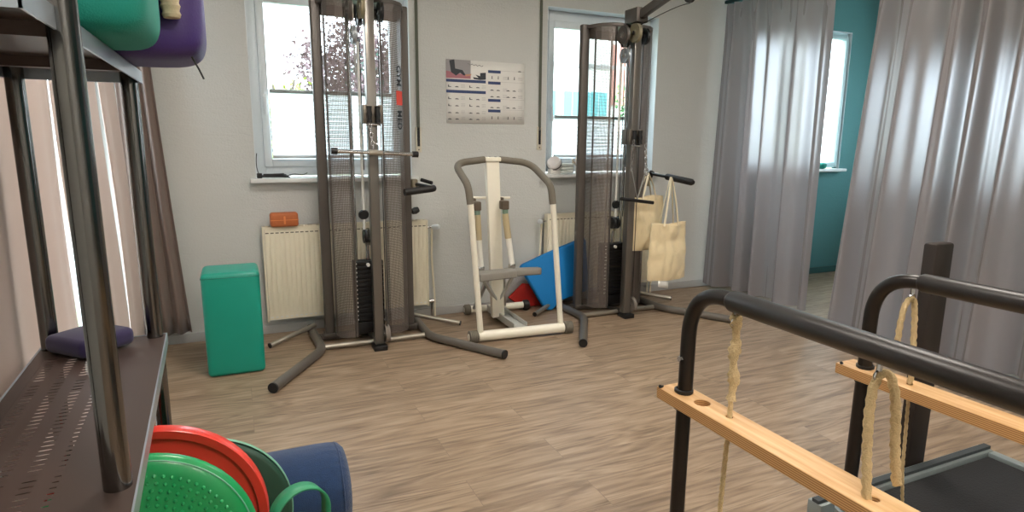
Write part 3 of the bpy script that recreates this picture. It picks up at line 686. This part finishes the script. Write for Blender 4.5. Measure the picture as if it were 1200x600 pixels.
b = MB(); b.cyl((-.12,.70,.045),(.33,.66,.045), .028, 20); b.build('rear_crossbar', ivory, t)
for dx, dy, s in ((-.12,.70,-1),(.33,.66,1)):
    b = MB(); b.lathe([(0,0),(.03,0),(.042,.008),(.042,.045),(.03,.055),(0,.055)], (dx,dy,.045), (s,-s*.09,0), 24); o = b.build('rear_wheel', blk if s > 0 else grey_grip, t)
    MB().cyl((dx+s*.055,dy,.045),(dx+s*.058,dy,.045), .022).build('hub_cap', light_steel, o)
b = MB(); b.bar((.055,.66,.04),(.03,.02,.045),.085,.04); b.build('base_beam', light_steel, t, bevel=.004)
b = MB(); b.bar((.105,.64,.062),(.075,.05,.067),.012,.05); b.bar((.005,.64,.062),(-.02,.05,.067),.012,.05); b.build('beam_rail', light_steel, t)
# mast
b = MB(); b.bar((-.015,.38,.06),(-.105,.285,1.255),.10,.045,up=(0,1,0)); b.build('mast', ivory, t, bevel=.006)
b = MB(); b.box(-.165,-.045,.25,.32,1.245,1.275); 
mc = b.build('mast_cap', ivory, t, bevel=.006)
b = MB(); b.cyl((-.125,.27,1.274),(-.125,.27,1.281), .007); b.cyl((-.085,.27,1.274),(-.085,.27,1.281), .007); b.build('screw', steel, mc)
# rear struts
b = MB(); b.bar((-.10,.66,.06),(-.06,.40,.42),.035,.02); b.bar((.16,.66,.06),(.03,.40,.42),.035,.02); b.build('rear_strut', light_steel, t, bevel=.003)
# side tubes and handlebar
def hb(s):
    if s < 0: pts = [(-.30,.012,.07),(-.375,0,.985),(-.392,.0,1.10),(-.40,.25,1.235),(-.165,.28,1.258)]
    else: pts = [(.318,-.02,.07),(.24,-.01,.965),(.225,.0,1.09),(.185,.26,1.235),(-.045,.28,1.258)]
    return pts
for s in (-1, 1):
    P = hb(s)
    MB().tube([P[0],P[1]], .021, 18).build('side_tube', ivory, t)
    q = fillet([P[1],P[2],P[3],P[4]], [.05,.10], 10); MB().tube([Vector(P[1])-Vector((0,0,.01))]+q[1:], .0245, 18).build('foam_grip', grey_grip, t)
# piston hanger
b = MB(); b.cyl((-.27,.335,.985),(.06,.335,.975), .010, 12); b.build('piston_hanger', ivory, t)
for x0, x1 in ((-.235,-.225),(-.018,.02)):
    b = MB(); b.box(x0-.028,x0+.028,.225,.29,.90,.965); b.box(x0-.01,x0+.01,.28,.33,.955,.985); b.build('piston_bracket', mat('bronze_bracket', (92,80,66), .5), t, bevel=.008)
    b = MB(); b.cyl((x0,.24,.87),(x0,.24,.90), .022); b.build('piston_collar', mat('green_grey_collar', (110,136,120), .5), t)
    b = MB(); b.cyl((x0,.24,.87),(x0+(x1-x0)*.5,.225,.69), .024, 18); b.build('piston_cylinder', mat('tan_cylinder', (186,170,134), .4), t)
    b = MB(); b.cyl((x0+(x1-x0)*.5,.225,.70),(x1,.20,.50), .022, 18); b.build('piston_sleeve', mat('offwhite_sleeve', (226,224,214), .4), t)
    b = MB(); b.box(x1-.025,x1+.025,.18,.22,.468,.505); b.build('piston_joint', steel, t, bevel=.008)
for (x0, y0, x1, y1, z) in ((-.30,-.10,-.06,.40,.455),(.19,-.10,.05,.40,.455)):
    pass
b = MB(); b.prism([(-.285,.06),(.015,.09),(.025,.20),(-.275,.20)], .420, .474, 'xy'); b.build('pedal', pedal_m, t, bevel=.010, seg=3)
b = MB(); b.prism([(-.03,.12),(.215,.10),(.235,.14),(.225,.18),(-.03,.24)], .424, .470, 'xy'); b.build('pedal', pedal_m, t, bevel=.010, seg=3)
b = MB(); b.bar((-.20,.25,.415),(-.04,.36,.20),.03,.015); b.bar((.06,.25,.415),(.0,.36,.20),.03,.015); b.build('pedal_arm', light_steel, t)

# ------------------------------------------------------------------ pads by the right radiator
o = thing('foam_pad', 'big bright blue foam pad leaning between stepper and right radiator', 'exercise pad', (2.43, 4.40, 0))
b = MB()
poly = [(-.315,.405),(-.355,.385)]
pts = [(-.36,.365)]
outline = [(-.36,.375),(-.34,.40),(.0,.515),(.24,.585),(.262,.56),(.262,.15),(.24,.13),(.0,.075),(-.10,.0),(-.15,.008),(-.18,.05)]
b.prism(outline, -.03, .03, 'xz'); q = b.build('foam_slab', bluefoam, o, bevel=.012, seg=3); 
o.rotation_euler = (-.16, 0, 0); o.location = (2.43, 4.385, .006)
b = MB(); b.prism([(-.14,.09),(.0,.20),(.19,.17),(.17,.0),(-.02,.0)], -.02, .02, 'xz'); q = b.build('foam_block', redfoam, None, bevel=.008)
q.location = (2.165, 4.565, .006); q.rotation_euler = (-.12, 0, 0); tag(q, 'small red foam pad on the floor behind the blue pad', 'exercise pad')

# ------------------------------------------------------------------ teal cube
t = thing('foam_cube', 'tall teal vinyl foam block standing on the floor by the left radiator', 'foam block', (-.07, 3.985, 0), .0)
b = MB(); b.box(-.155,.16,-.15,.15,0,.625); b.build('foam_body', tealvinyl, t, bevel=.028, seg=5)
b = MB(); 
ring = [(-.157,-.152),(.162,-.152),(.162,.152),(-.157,.152)]
b.tube(fillet([(x*.985, y*.985, .596) for x, y in ring]+[(ring[0][0]*.985, ring[0][1]*.985, .596)], .02), .0022, 6); b.build('piping', mat('teal_piping', (10,120,104), .4), t)

# ------------------------------------------------------------------ orange block on radiator
t = thing('yoga_block', 'orange leather-look block lying on top of the left radiator', 'yoga block', (.29, YW-.10, .79), .02)
b = MB(); b.box(-.092,.092,-.035,.055,0,.098); b.build('block_body', orange_m, t, bevel=.018, seg=4)
b = MB(); b.box(-.093,.093,-.0365,-.034,.046,.050); b.box(-.006,.006,-.0385,-.034,.02,.075); b.build('seam', mat('light_orange_seam', (226,140,80), .6), t)

# ------------------------------------------------------------------ sill items
t = thing('coiled_cable', 'black cable coiled on the sill of the left window', 'cable', (.23, YW-.0, 1.122))
b = MB()
pts = [Vector((.10*math.cos(a)*(1-.02*a)*1.0+.02, .03*math.sin(a), .006+.0012*a)) for a in [i*.35 for i in range(54)]]
b.tube(pts, .0055, 8); b.tube(bez((-.06,.0,.02),(-.10,0,.02),(-.095,.03,.12),(-.085,.04,.17)), .003, 6); b.tube(bez((.1,.0,.01),(.16,-.02,.05),(.2,.02,.0),(.24,-.01,.035)), .0028, 6)
b.build('cable', blk, t); b = MB(); b.box(-.095,-.06,-.02,.015,0,.035); b.build('plug', blk, t, bevel=.005)
t = thing('white_pot', 'tilted white round tin on the sill of the right window', 'tin', (2.46, YW-.01, 1.122))
b = MB(); b.lathe([(0,-.035),(.05,-.035),(.062,-.02),(.062,.02),(.05,.035),(0,.035)], (0,0,.085), (-.55,-.55,.6), 30); b.build('tin_body', mat('white_tin', (226,222,220), .35), t)
b = MB(); b.lathe([(.063,-.004),(.066,-.004),(.066,.004),(.063,.004)], (-.0,.0,.085), (-.55,-.55,.6), 30); b.build('tin_seam', blk, t)
b = MB(); b.box(-.05,.05,-.03,.03,0,.045); b.build('tin_stand', mat('white_tin2', (220,218,212), .4), t, bevel=.01)
for k in range(3):
    b = pillow(0,0,.016,.062,.045,.014,.4,24,10); o = b.build('folded_cloth', mat('pale_cloth', (222,226,220), .9, bump=.3), None)
    o.location = (2.575, YW-.005, 1.124+k*.028); tag(o, ['pale folded cloth on the right window sill, lowest of the stack', 'pale folded cloth in the middle of the stack on the right sill', 'pale folded cloth, topmost of the stack on the right sill'][k], 'cloth', 'folded cloths on the right sill')
t = thing('dried_flowers', 'small bunch of pale dried flowers in the right window beside the tower', 'flowers', (2.70, YW-.01, 1.122))
b = MB(); b.lathe([(0,0),(.03,0),(.035,.03),(.028,.06),(.024,.06),(.03,.03),(0,.006)], (0,0,0), (0,0,1), 20); b.build('vase', mat('white_vase', (220,218,210), .3), t)
b = MB(); f = MB(); rnd = random.Random(4)
for k in range(26):
    a = rnd.random()*2*PI; q = rnd.random()*.06; p = Vector((math.cos(a)*q, math.sin(a)*q*.7, .07+rnd.random()*.075)); b.tube([(0,0,.03), p], .0015, 5)
    f.lathe([(0,-.011),(.008,-.008),(.011,0),(.008,.008),(0,.011)], p, (rnd.uniform(-1,1),.3,1), 7)
b.build('stems', mat('dry_stem', (150,130,90), .8), t); f.build('blossoms', mat('pale_blossom', (226,214,196), .8), t)
o = pillow(0,0,.03,.055,.04,.032,.8,24,12,.3,3).build('folded_cloth', tealfab, None); o.location = (5.62, 4.60, 1.132); tag(o, 'dark teal cloth on the sill between the two grey curtains', 'cloth')

# ------------------------------------------------------------------ poster
t = thing('poster', 'white exercise poster with blue heading bars on the back wall', 'poster', (1.848, YW, 1.762))
pw, ph = .332, .238
b = MB(); b.grid(lambda u, v: (-pw+2*pw*u, -.003-.0015*math.sin(u*5), -ph+2*ph*v), 12, 4); b.build('paper', mat('poster_paper', (226,225,220), .5), t, solid=.0008)
nb = mat('navy_print', (46,66,110), .5); bk = mat('dark_print', (50,54,62), .6); skin = mat('skin_print', (196,140,110), .6); pk = mat('pink_print', (170,110,120), .6); gy = mat('grey_print', (150,148,150), .6)
def rect(b, x0, x1, z0, z1, d=.0062): b.box(x0, x1, -d, -.0042, z0, z1)
def U(x): return -pw+2*pw*x
def V(z): return ph-2*ph*z
b = MB(); rect(b, U(0), U(.30), V(.29), V(0.0)); b.build('photo_print', gy, t)
b = MB(); rect(b, U(0), U(.30), V(.29), V(.22), .0066); b.prism([(U(.0),V(.29)),(U(.0),V(.18)),(U(.10),V(.20)),(U(.2),V(.29))], -.0068, -.005, 'xz'); b.build('mat_print', pk, t)
b = MB(); b.prism([(U(.06),V(.20)),(U(.04),V(.02)),(U(.10),V(.0)),(U(.11),V(.14)),(U(.20),V(.16)),(U(.24),V(.24)),(U(.21),V(.24)),(U(.17),V(.20)),(U(.12),V(.25))], -.0072, -.005, 'xz')
b.prism([(U(.34),V(.29)),(U(.33),V(.26)),(U(.40),V(.27)),(U(.36),V(.22)),(U(.42),V(.24)),(U(.42),V(.19)),(U(.49),V(.18)),(U(.49),V(.29)),(U(.42),V(.30))], -.0072, -.0042, 'xz'); b.build('figure_print', bk, t)
b = MB(); b.prism([(U(.23),V(.23)),(U(.31),V(.21)),(U(.30),V(.24)),(U(.24),V(.255))], -.0076, -.005, 'xz'); b.build('leg_print', skin, t)
b = MB()
for x0, x1, z in ((.0,.49,.305),(.0,.49,.475),(.52,.68,.135),(.52,.68,.315),(.52,.68,.595),(.52,.68,.765)): rect(b, U(x0), U(x1), V(z+.045), V(z))
b.build('heading_bar', nb, t)
b = MB(); rnd = random.Random(2)
def fig(x, z, kind):
    s = .011
    if kind == 0: pl = [(-1,0),(1.2,0),(1.2,.35),(-.2,.4),(-.5,1.5),(-.95,1.5)]
    elif kind == 1: pl = [(-1.3,0),(1.3,0),(1.2,.4),(.3,.5),(.0,.9),(-.5,.45),(-1.3,.5)]
    else: pl = [(-.6,0),(.6,0),(.2,.5),(.3,1.9),(-.2,1.9),(-.2,.7)]
    b.prism([(U(x)+s*a, V(z)+s*c) for a, c in pl], -.0062, -.0042, 'xz')
for z in (.43,.62,.73,.84,.94):
    for x, k in ((.04,0),(.13,1),(.30,0),(.39,1)): fig(x, z, k if z < .75 else 1)
for z in (.27,.46,.565,.74,.92):
    for x, k in ((.57,2),(.65,2),(.78,2),(.86,2)): fig(x, z, k if z in (.27,.92) else 1)
fig(.93,.14,1); b.build('exercise_drawings', bk, t)
for x, w_, zs in ((.18,.05,(.43,.62,.73,.84,.94)), (.44,.05,(.43,.62,.73,.84,.94)), (.71,.06,(.27,.46,.565,.74,.92)), (.91,.06,(.27,.46,.565,.74,.92))):
    for z in zs:
        b = MB()
        for k in range(3): rect(b, U(x), U(x+w_), V(z-k*.02+.003), V(z-k*.02))
        b.build('text_lines', gy, t)
for z in (.15,.33,.61,.78):
    b = MB(); rect(b, U(.52), U(.99), V(z-.012), V(z-.014)); b.build('divider_line', gy, t)
b = MB(); b.tube([(U(.26)+.13*k/14, -.005, V(.06)+.005*math.sin(k*1.9)-.01*k/14) for k in range(15)], .0018, 5); b.build('title_scribble', bk, t)

# ------------------------------------------------------------------ shelf (left foreground)
SX = -.262; YN = 1.24; YFAR = 2.215; XB = -.55
t = thing('storage_shelf', 'tall storage shelf of round steel posts and dark slotted plates at the left', 'shelf', (0, 0, 0))
t.rotation_euler = (0, 0, math.radians(2.2)); t.location = Vector((-.262, 2.215, 0))-Matrix.Rotation(math.radians(2.2), 3, 'Z')@Vector((-.262, 2.215, 0))
def place_post(x, y):
    b = MB(); b.cyl((x,y,.012),(x,y,1.60), .0235, 24); p = b.build('post', chrome_post, t)
    MB().cyl((x,y,0),(x,y,.014), .028).build('post_foot', blk, p); b = MB(); b.lathe([(.0235,0),(.02,.01),(0,.012)], (x,y,1.60), (0,0,1), 20); b.build('post_cap', blk, p)
for x, y in ((SX-.012,YN),(SX-.012,YFAR+.005),(XB,YN),(XB,YFAR)): place_post(x, y)
def plate(z, top_over=0):
    x0, x1, y0, y1 = XB-.03, SX+.022, YN-.20, YFAR+.03
    b = MB(); o = None
    if z > 1.0:
        b.box(x0+.004, x1-.004, y0+.004, y1-.004, z-.004, z)
    else:
        xa, xb, ya, yb = -.545, -.375, y0+.12, y1-.14
        for (p0, p1, q0, q1) in ((x0+.004, x1-.004, y0+.004, ya), (x0+.004, x1-.004, yb, y1-.004), (x0+.004, xa, ya, yb), (xb, x1-.004, ya, yb)): b.box(p0, p1, q0, q1, z-.004, z)
    o = b.build('shelf_plate', shelf_m, t)
    if z < 1.0: g = MB(); g.add([(xa,ya,z-.001),(xb,ya,z-.001),(xb,yb,z-.001),(xa,yb,z-.001)], [(0,1,2,3)], [(xa,ya),(xb,ya),(xb,yb),(xa,yb)]); g.build('slotted_strip', shelf_holes, o)
    l = MB(); l.box(x1-.004,x1,y0,y1,z-.034,z+.002); l.box(x0,x0+.004,y0,y1,z-.034,z+.002); l.box(x0,x1,y1-.004,y1,z-.034,z+.002); l.box(x0,x1,y0,y0+.004,z-.034,z+.002); l.build('shelf_lip', lip_m, o)
    for yy in (y0+.3, y1-.35): MB().box(x0+.004,x1-.004,yy,yy+.03,z-.03,z-.004).build('cross_brace', shelf_m, o)
    return o
for z in (.75, 1.583): tp = plate(z)
pv = Vector((SX+.022, YFAR+.03, 0)); rr_ = Matrix.Rotation(math.radians(-2.2), 3, 'Z'); tp.rotation_euler = (0, 0, math.radians(-2.2)); tp.location = pv-rr_@pv

# soft things on the top shelf
t = thing('foam_cushion', 'teal fabric foam cushion on the top shelf, next to the purple one', 'cushion', (-.335, 1.66, 1.587))
pillow(0,0,.17,.195,.19,.17,.32,48,24,.02,1).build('cushion_body', tealfab, t, smooth=80)
b = MB(); b.tube([(.197*math.copysign(abs(math.cos(a))**.32, math.cos(a)), .192*math.copysign(abs(math.sin(a))**.32, math.sin(a)), .17) for a in [i*2*PI/64 for i in range(64)]], .003, 6, closed=True); b.build('piping', mat('teal_piping2', (60,160,140), .6), t)
t = thing('foam_cushion', 'purple vinyl foam cushion overhanging the top shelf edge', 'cushion', (-.285, 2.03, 1.587))
pillow(0,0,.155,.235,.17,.155,.34,48,24,.02,4).build('cushion_body', purplefab, t, smooth=80)
b = MB(); b.tube([(.236*math.copysign(abs(math.cos(a))**.34, math.cos(a)), .172*math.copysign(abs(math.sin(a))**.34, math.sin(a)), .27) for a in [i*2*PI/64 for i in range(64)]], .003, 6, closed=True); b.build('piping', mat('brown_piping', (120,90,90), .6), t)
b = MB(); b.tube([(.20,-.12,.012),(.215,-.12,-.02),(.225,-.12,-.045)], .0025, 5); b.build('cord', blk, t)
t = thing('bandage_roll', 'beige ribbed bandage roll tucked between the teal and purple cushions', 'bandage roll', (-.125, 1.838, 1.70))
b = MB(); prof = [(0,0)]
for k in range(6): prof += [(.024-.001*k,.002+k*.02),(.027-.001*k,.010+k*.02),(.024-.001*k,.018+k*.02)]
prof += [(0,.12)]
b.lathe(prof, (0,0,.10), (.05,0,-1), 20); b.build('roll', mat('beige_elastic', (190,176,146), .9, bump=.4), t)
# purple cushion on the middle shelf
t = thing('wedge_cushion', 'small purple cushion on the middle shelf beside the front post', 'cushion', (-.435, 2.15, .754), .80)
b = MB(); b.prism([(-.09,-.09),(.085,-.085),(.09,.09),(-.085,.085)], 0, .055, 'xy'); b.build('cushion_body', mat('dark_purple_fabric', (36,24,68), .8, sheen=.2), t, bevel=.02, seg=4)

# ------------------------------------------------------------------ boards and bolster on the floor under the shelf
def board(name, x, y, r, lean, label, parts, yawd):
    t = thing(name, label, 'balance board', (x, y, 0), 0)
    t.rotation_euler = (-lean, 0, yawd); parts(t, r); return t
def green_parts(t, r):
    b = MB(); b.lathe([(0,.03),(r*.82,.032),(r*.93,.026),(r*.985,.012),(r,0),(r*.985,-.012),(r*.93,-.022),(0,-.024)], (0,0,r), (0,-1,0), 72); b.build('cushion_body', greenpl, t, smooth=60)
    k = MB()
    for ring in range(1, 15):
        rr = ring*.0195
        if rr > r*.86: break
        n = max(6, int(2*PI*rr/.021))
        for i in range(n):
            a = 2*PI*i/n+ring*.4; k.lathe([(.0056,0),(.0045,.005),(0,.007)], (rr*math.cos(a), -.0315, r+rr*math.sin(a)), (0,-1,0), 7)
    k.build('knobs', greenpl, t, smooth=70)
    b = MB(); b.tube([(r*.955*math.cos(a), -.022, r+r*.955*math.sin(a)) for a in [i*2*PI/80 for i in range(80)]], .002, 6, closed=True); b.build('rim_seam', rimgreen, t)
def red_parts(t, r):
    b = MB(); b.lathe([(0,.006),(r*.80,.002),(r*.895,.004),(r*.905,.020),(r*.985,.026),(r,.018),(r,-.016),(r*.97,-.022),(0,-.022)], (0,0,r), (0,-1,0), 72); b.build('board_body', redpl, t, smooth=40)
def dk_parts(t, r):
    b = MB(); b.lathe([(0,.02),(r*.94,.022),(r*.985,.016),(r,.0),(r*.985,-.016),(0,-.018)], (0,0,r), (0,-1,0), 64); b.build('board_body', dkgreen, t, smooth=50)
    b = MB(); b.lathe([(r*.999,-.006),(r*1.012,-.004),(r*1.012,.004),(r*.999,.006)], (0,0,r+.004), (0,-1,0), 64); b.build('edge_band', rimgreen, t)
yaw = -.03
board('balance_cushion', -.29, 1.70, .285, .10, 'round green knobbly balance cushion standing in front of the red board', green_parts, yaw)
board('balance_board', -.270, 1.81, .295, .10, 'round red plastic board leaning behind the green knobbly cushion', red_parts, yaw)
board('balance_board', -.150, 1.89, .245, .10, 'round dark green board with pale edge behind the red one', dk_parts, yaw)
t = thing('bolster', 'navy blue denim bolster lying on the floor beside the round boards', 'bolster', (.155, 2.10, 0), .0)
R_ = .158; b = MB(); n = 64; vs = []; fs = []
prof = [(-.19,.001),(-.19,.10),(-.18,.14),(-.15,R_),(.04,R_),(.085,R_*.985),(.115,R_*.93),(.135,R_*.8),(.142,R_*.6),(.145,R_*.3),(.145,.001)]
for i in range(n):
    a = 2*PI*i/n
    for j, (xx, rr) in enumerate(prof):
        k = 1+(.035*math.sin(a*26)*max(0, 1-abs(xx-.12)/.06) if xx > .05 else 0)
        vs.append((xx, rr*k*math.cos(a), R_+rr*k*math.sin(a)))
P = len(prof)
for i in range(n):
    for j in range(P-1): fs.append((i*P+j, ((i+1) % n)*P+j, ((i+1) % n)*P+j+1, i*P+j+1))
b.add(vs, fs); b.build('bolster_cover', denim, t, smooth=70)
b = MB(); b.tube([(.108, R_*.955*math.cos(a), R_+R_*.955*math.sin(a)) for a in [i*2*PI/60 for i in range(60)]], .0035, 6, closed=True); b.build('seam', denim, t)
def loop(x, y, hgt, wr, bw, label, rz):
    pts = []
    for i in range(48):
        a = 2*PI*i/48; s = math.sin(a); zz = (hgt-wr)+wr*s if s > 0 else (wr*.8)+wr*.8*s
        xx = wr*math.cos(a)*(1.0 if s > 0 else .9)
        pts.append((xx, zz))
    pts = [(wr*math.cos(a), hgt-wr+wr*math.sin(a)) for a in [PI*k/20 for k in range(21)]]+[(-wr*.8*math.cos(a), wr*.8-wr*.8*math.sin(a)) for a in [PI*k/20 for k in range(21)]]
    N = len(pts); b = MB(); th = .0035; vs = []
    for (a, z) in pts:
        for y_s in (-bw/2, bw/2): vs.append((a, y_s, z+.002))
    fs = [(2*i, 2*((i+1) % N), 2*((i+1) % N)+1, 2*i+1) for i in range(N)]
    b.add(vs, fs); o = b.build('resistance_loop', ltgreen, None, solid=.006, smooth=80); o.location = (x, y, .002); o.rotation_euler = (0,0,rz); tag(o, label, 'resistance band', 'green resistance loops'); return o
loop(.10, 1.64, .44, .078, .045, 'green resistance band loop standing up in front of the navy bolster, the taller one', .35)
loop(.08, 1.55, .405, .066, .045, 'shorter green resistance band loop standing in front of the taller one', .35)

# ------------------------------------------------------------------ handrail apparatus (right foreground)
t = thing('balance_trainer', 'black handrail training frame with pale wooden boards and ropes at the right', 'exercise machine', (0, 0, 0))
RZ = 1.0
def rail(px_, py_, tilt, hx0, hx1, yend, name):
    r = .0205
    P = fillet([(px_,py_,.06),(px_+tilt,py_-.0,RZ-.0),(hx0,py_-.16,RZ+.0),(hx1,yend,RZ)], [.12,.03], 12)
    return P
A = fillet([(1.098,1.27,.03),(1.104,1.27,RZ),(1.075,yA:=.15,RZ),(1.07,-.35,RZ),(1.07,-.35,.03)], [.14,.02,.14], 12)
MB().tube(A, .0205, 18).build('handrail', black_tube, t)
MB().tube([(1.100,1.12,RZ),(1.097,1.11,RZ),(1.075,.15,RZ),(1.074,-.16,RZ),(1.074,-.17,RZ)], [.021,.0265,.0265,.0265,.021], 20).build('foam_grip', mat('smooth_dark_foam', (32, 27, 25), .38), t)
B_ = fillet([(1.735,1.2,.20),(1.745,1.2,RZ),(1.76,.2,RZ),(1.76,-.35,RZ),(1.76,-.35,.20)], [.14,.02,.14], 12)
MB().tube(B_, .0205, 18).build('handrail', black_tube, t)
MB().tube([(1.747,1.07,RZ),(1.7475,1.06,RZ),(1.757,.2,RZ),(1.757,-.16,RZ),(1.757,-.17,RZ)], [.021,.0265,.0265,.0265,.021], 20).build('foam_grip', mat('smooth_dark_foam', (32, 27, 25), .38), t)
for x, y in ((1.098,1.27),(1.07,-.35)): MB().cyl((x,y,0),(x,y,.035), .032).build('foot', blk, t)
for x, y in ((1.076,1.27),(1.716,1.2)): MB().cyl((x-.002,y,.80),(x+.006,y,.80), .008, 6).build('bolt', steel, t)
def plank(x, y1, y0, z, wd, hole_ys):
    th = .034; n = 20
    # board built as strips around elliptical openings
    bm = bmesh.new(); outer = []
    me = bpy.data.meshes.new('wooden_board')
    vs = [bm.verts.new(v) for v in ((x-wd/2,y1,z),(x+wd/2,y1,z),(x+wd/2,y0,z),(x-wd/2,y0,z))]
    edges = [bm.edges.new((vs[i], vs[(i+1) % 4])) for i in range(4)]
    for hy, hr, hx in hole_ys:
        hv = [bm.verts.new((x+hx+hr*math.cos(a), hy+hr*math.sin(a), z)) for a in [2*PI*k/n for k in range(n)]]
        edges += [bm.edges.new((hv[i], hv[(i+1) % n])) for i in range(n)]
    bmesh.ops.triangle_fill(bm, use_beauty=True, use_dissolve=False, edges=edges)
    r = bmesh.ops.extrude_face_region(bm, geom=list(bm.faces)); bmesh.ops.translate(bm, verts=[g for g in r['geom'] if isinstance(g, bmesh.types.BMVert)], vec=(0,0,-th))
    bmesh.ops.recalc_face_normals(bm, faces=bm.faces)
    bm.to_mesh(me); bm.free(); me.materials.append(beech); me.materials.append(ply)
    for p in me.polygons:
        if abs(p.normal.z) < .5: p.material_index = 1
    o = bpy.data.objects.new('wooden_board', me); C.objects.link(o); o.parent = t
    md = o.modifiers.new('bev', 'BEVEL'); md.width = .003; md.segments = 2; md.limit_method = 'ANGLE'
    return o
plank(1.098, 1.335, -.42, .70, .085, [(1.195,.021,0),(1.27,.0215,-.02+.02),(1.10,.0085,.005),(.705,.0095,.0)])
plank(1.745, 1.27, -.42, .70, .085, [(1.2,.0215,0),(1.125,.021,0),(1.06,.0085,0),(.6,.0095,0)])
for x, y, rad in ((1.098,1.27,1),(1.745,1.2,1)):
    for zz in (.706, .658): b = MB(); b.lathe([(.0205,-.006),(.026,-.004),(.026,.004),(.0205,.006)], (x,y,zz), (0,0,1), 20); b.build('rubber_ring', blk, t)
    b = MB(); b.tube(fillet([(x-.043,y+.05,.705),(x-.0,y+.075,.685),(x+.043,y+.05,.66)], .02), .005, 8); b.build('rubber_loop', blk, t)
# low frame and deck
dk = MB().box(1.80,2.62,-.45,1.26,.11,.185).build('deck', deck_m, t, bevel=.006)
b = MB(); b.box(1.70,2.66,1.262,1.318,.115,.20); b.box(1.70,1.798,-.5,1.262,.115,.16); b.box(1.70,2.66,-.51,-.452,.115,.20); b.box(2.62,2.66,-.45,1.262,.115,.2); b.build('deck_frame', alu, t, bevel=.006)
b = MB(); b.box(1.70,2.66,1.275,1.30,.2,.212); b.build('frame_rib', mat('dark_rubber_strip', (56,62,64), .6), t)
b = MB(); 
for x in (1.715, 2.62):
    for y in (-.48, 1.27): b.box(x, x+.03, y, y+.03, 0, .115)
b.build('leg', blk, t)
b = MB(); b.cyl((1.735,1.2,.16),(1.735,1.2,.22), .034); b.build('post_socket', alu, t)
b = MB(); b.box(1.705,1.79,.98,1.12,.16,.185); b.cyl((1.72,1.14,.175),(1.79,1.14,.175), .014); b.cyl((1.72,.95,.175),(1.79,.95,.175), .014); b.build('roller_bracket', steel2, t, bevel=.003)
# rear mast at the right of the frame
b = MB(); b.box(2.225,2.33,1.322,1.37,.0,1.04); b.build('rear_mast', mat('dark_brown_mast', (48,40,36), .5, .2), t, bevel=.01)
# ropes
def rope(pts, r, name='rope', tw=260):
    pts = resample(pts, .008); return MB().tube(pts, r, 12, twist=tw, lobes=3).build(name, rope_m, t, smooth=80)
rope([(1.102,1.10,RZ-.045),(1.103,1.10,.82),(1.103,1.10,.70),(1.10,1.11,.3),(1.095,1.11,.03)], .0058)
b = MB()
pts = resample([(1.098,1.10,RZ-.03),(1.106,1.10,.90),(1.100,1.10,.86),(1.108,1.10,.79),(1.103,1.10,.745)], .006)
b.tube(pts, [.011+.003*math.sin(i*.55) for i in range(len(pts))], 12, twist=300, lobes=4); b.build('knotted_rope_end', rope_m, t, smooth=80)
def hook(x, y): 
    b = MB(); b.cyl((x,y,RZ-.024),(x,y,RZ-.040), .006, 8); b.tube([(x+.011*math.cos(a), y, RZ-.050+.011*math.sin(a)) for a in [i*2*PI/14 for i in range(14)]], .0028, 6, closed=True); b.build('eye_hook', steel, t)
hook(1.088,.72); hook(1.752,1.09); hook(1.098,1.10)
rope(bez((1.094,.708,.62),(1.080,.722,.80),(1.070,.730,.93),(1.092,.718,.955),14)+bez((1.092,.718,.955),(1.118,.708,.965),(1.118,.698,.90),(1.122,.694,.81),12)[1:], .0085)
rope([(1.122,.694,.815),(1.128,.692,.77),(1.136,.690,.73)], .0085)
rope([(1.094,.708,.66),(1.092,.705,.3),(1.09,.7,.02)], .005)
rope(bez((1.70,1.08,.78),(1.69,1.08,.90),(1.715,1.085,.955),(1.752,1.09,.945),12), .0075)
rope(bez((1.752,1.09,.945),(1.775,1.09,.95),(1.765,1.08,.85),(1.745,1.06,.74),12)+[Vector((1.745,1.06,.70))], .0075)
rope([(1.745,1.06,.70),(1.78,1.07,.42),(1.85,1.09,.20)], .0045)
b = MB(); b.tube([(1.85+.014*math.cos(a), 1.09, .20+.014*math.sin(a)) for a in [i*2*PI/14 for i in range(14)]], .004, 6, closed=True); b.cyl((1.85,1.09,.183),(1.85,1.09,.19), .016); b.build('eyelet', steel, t)
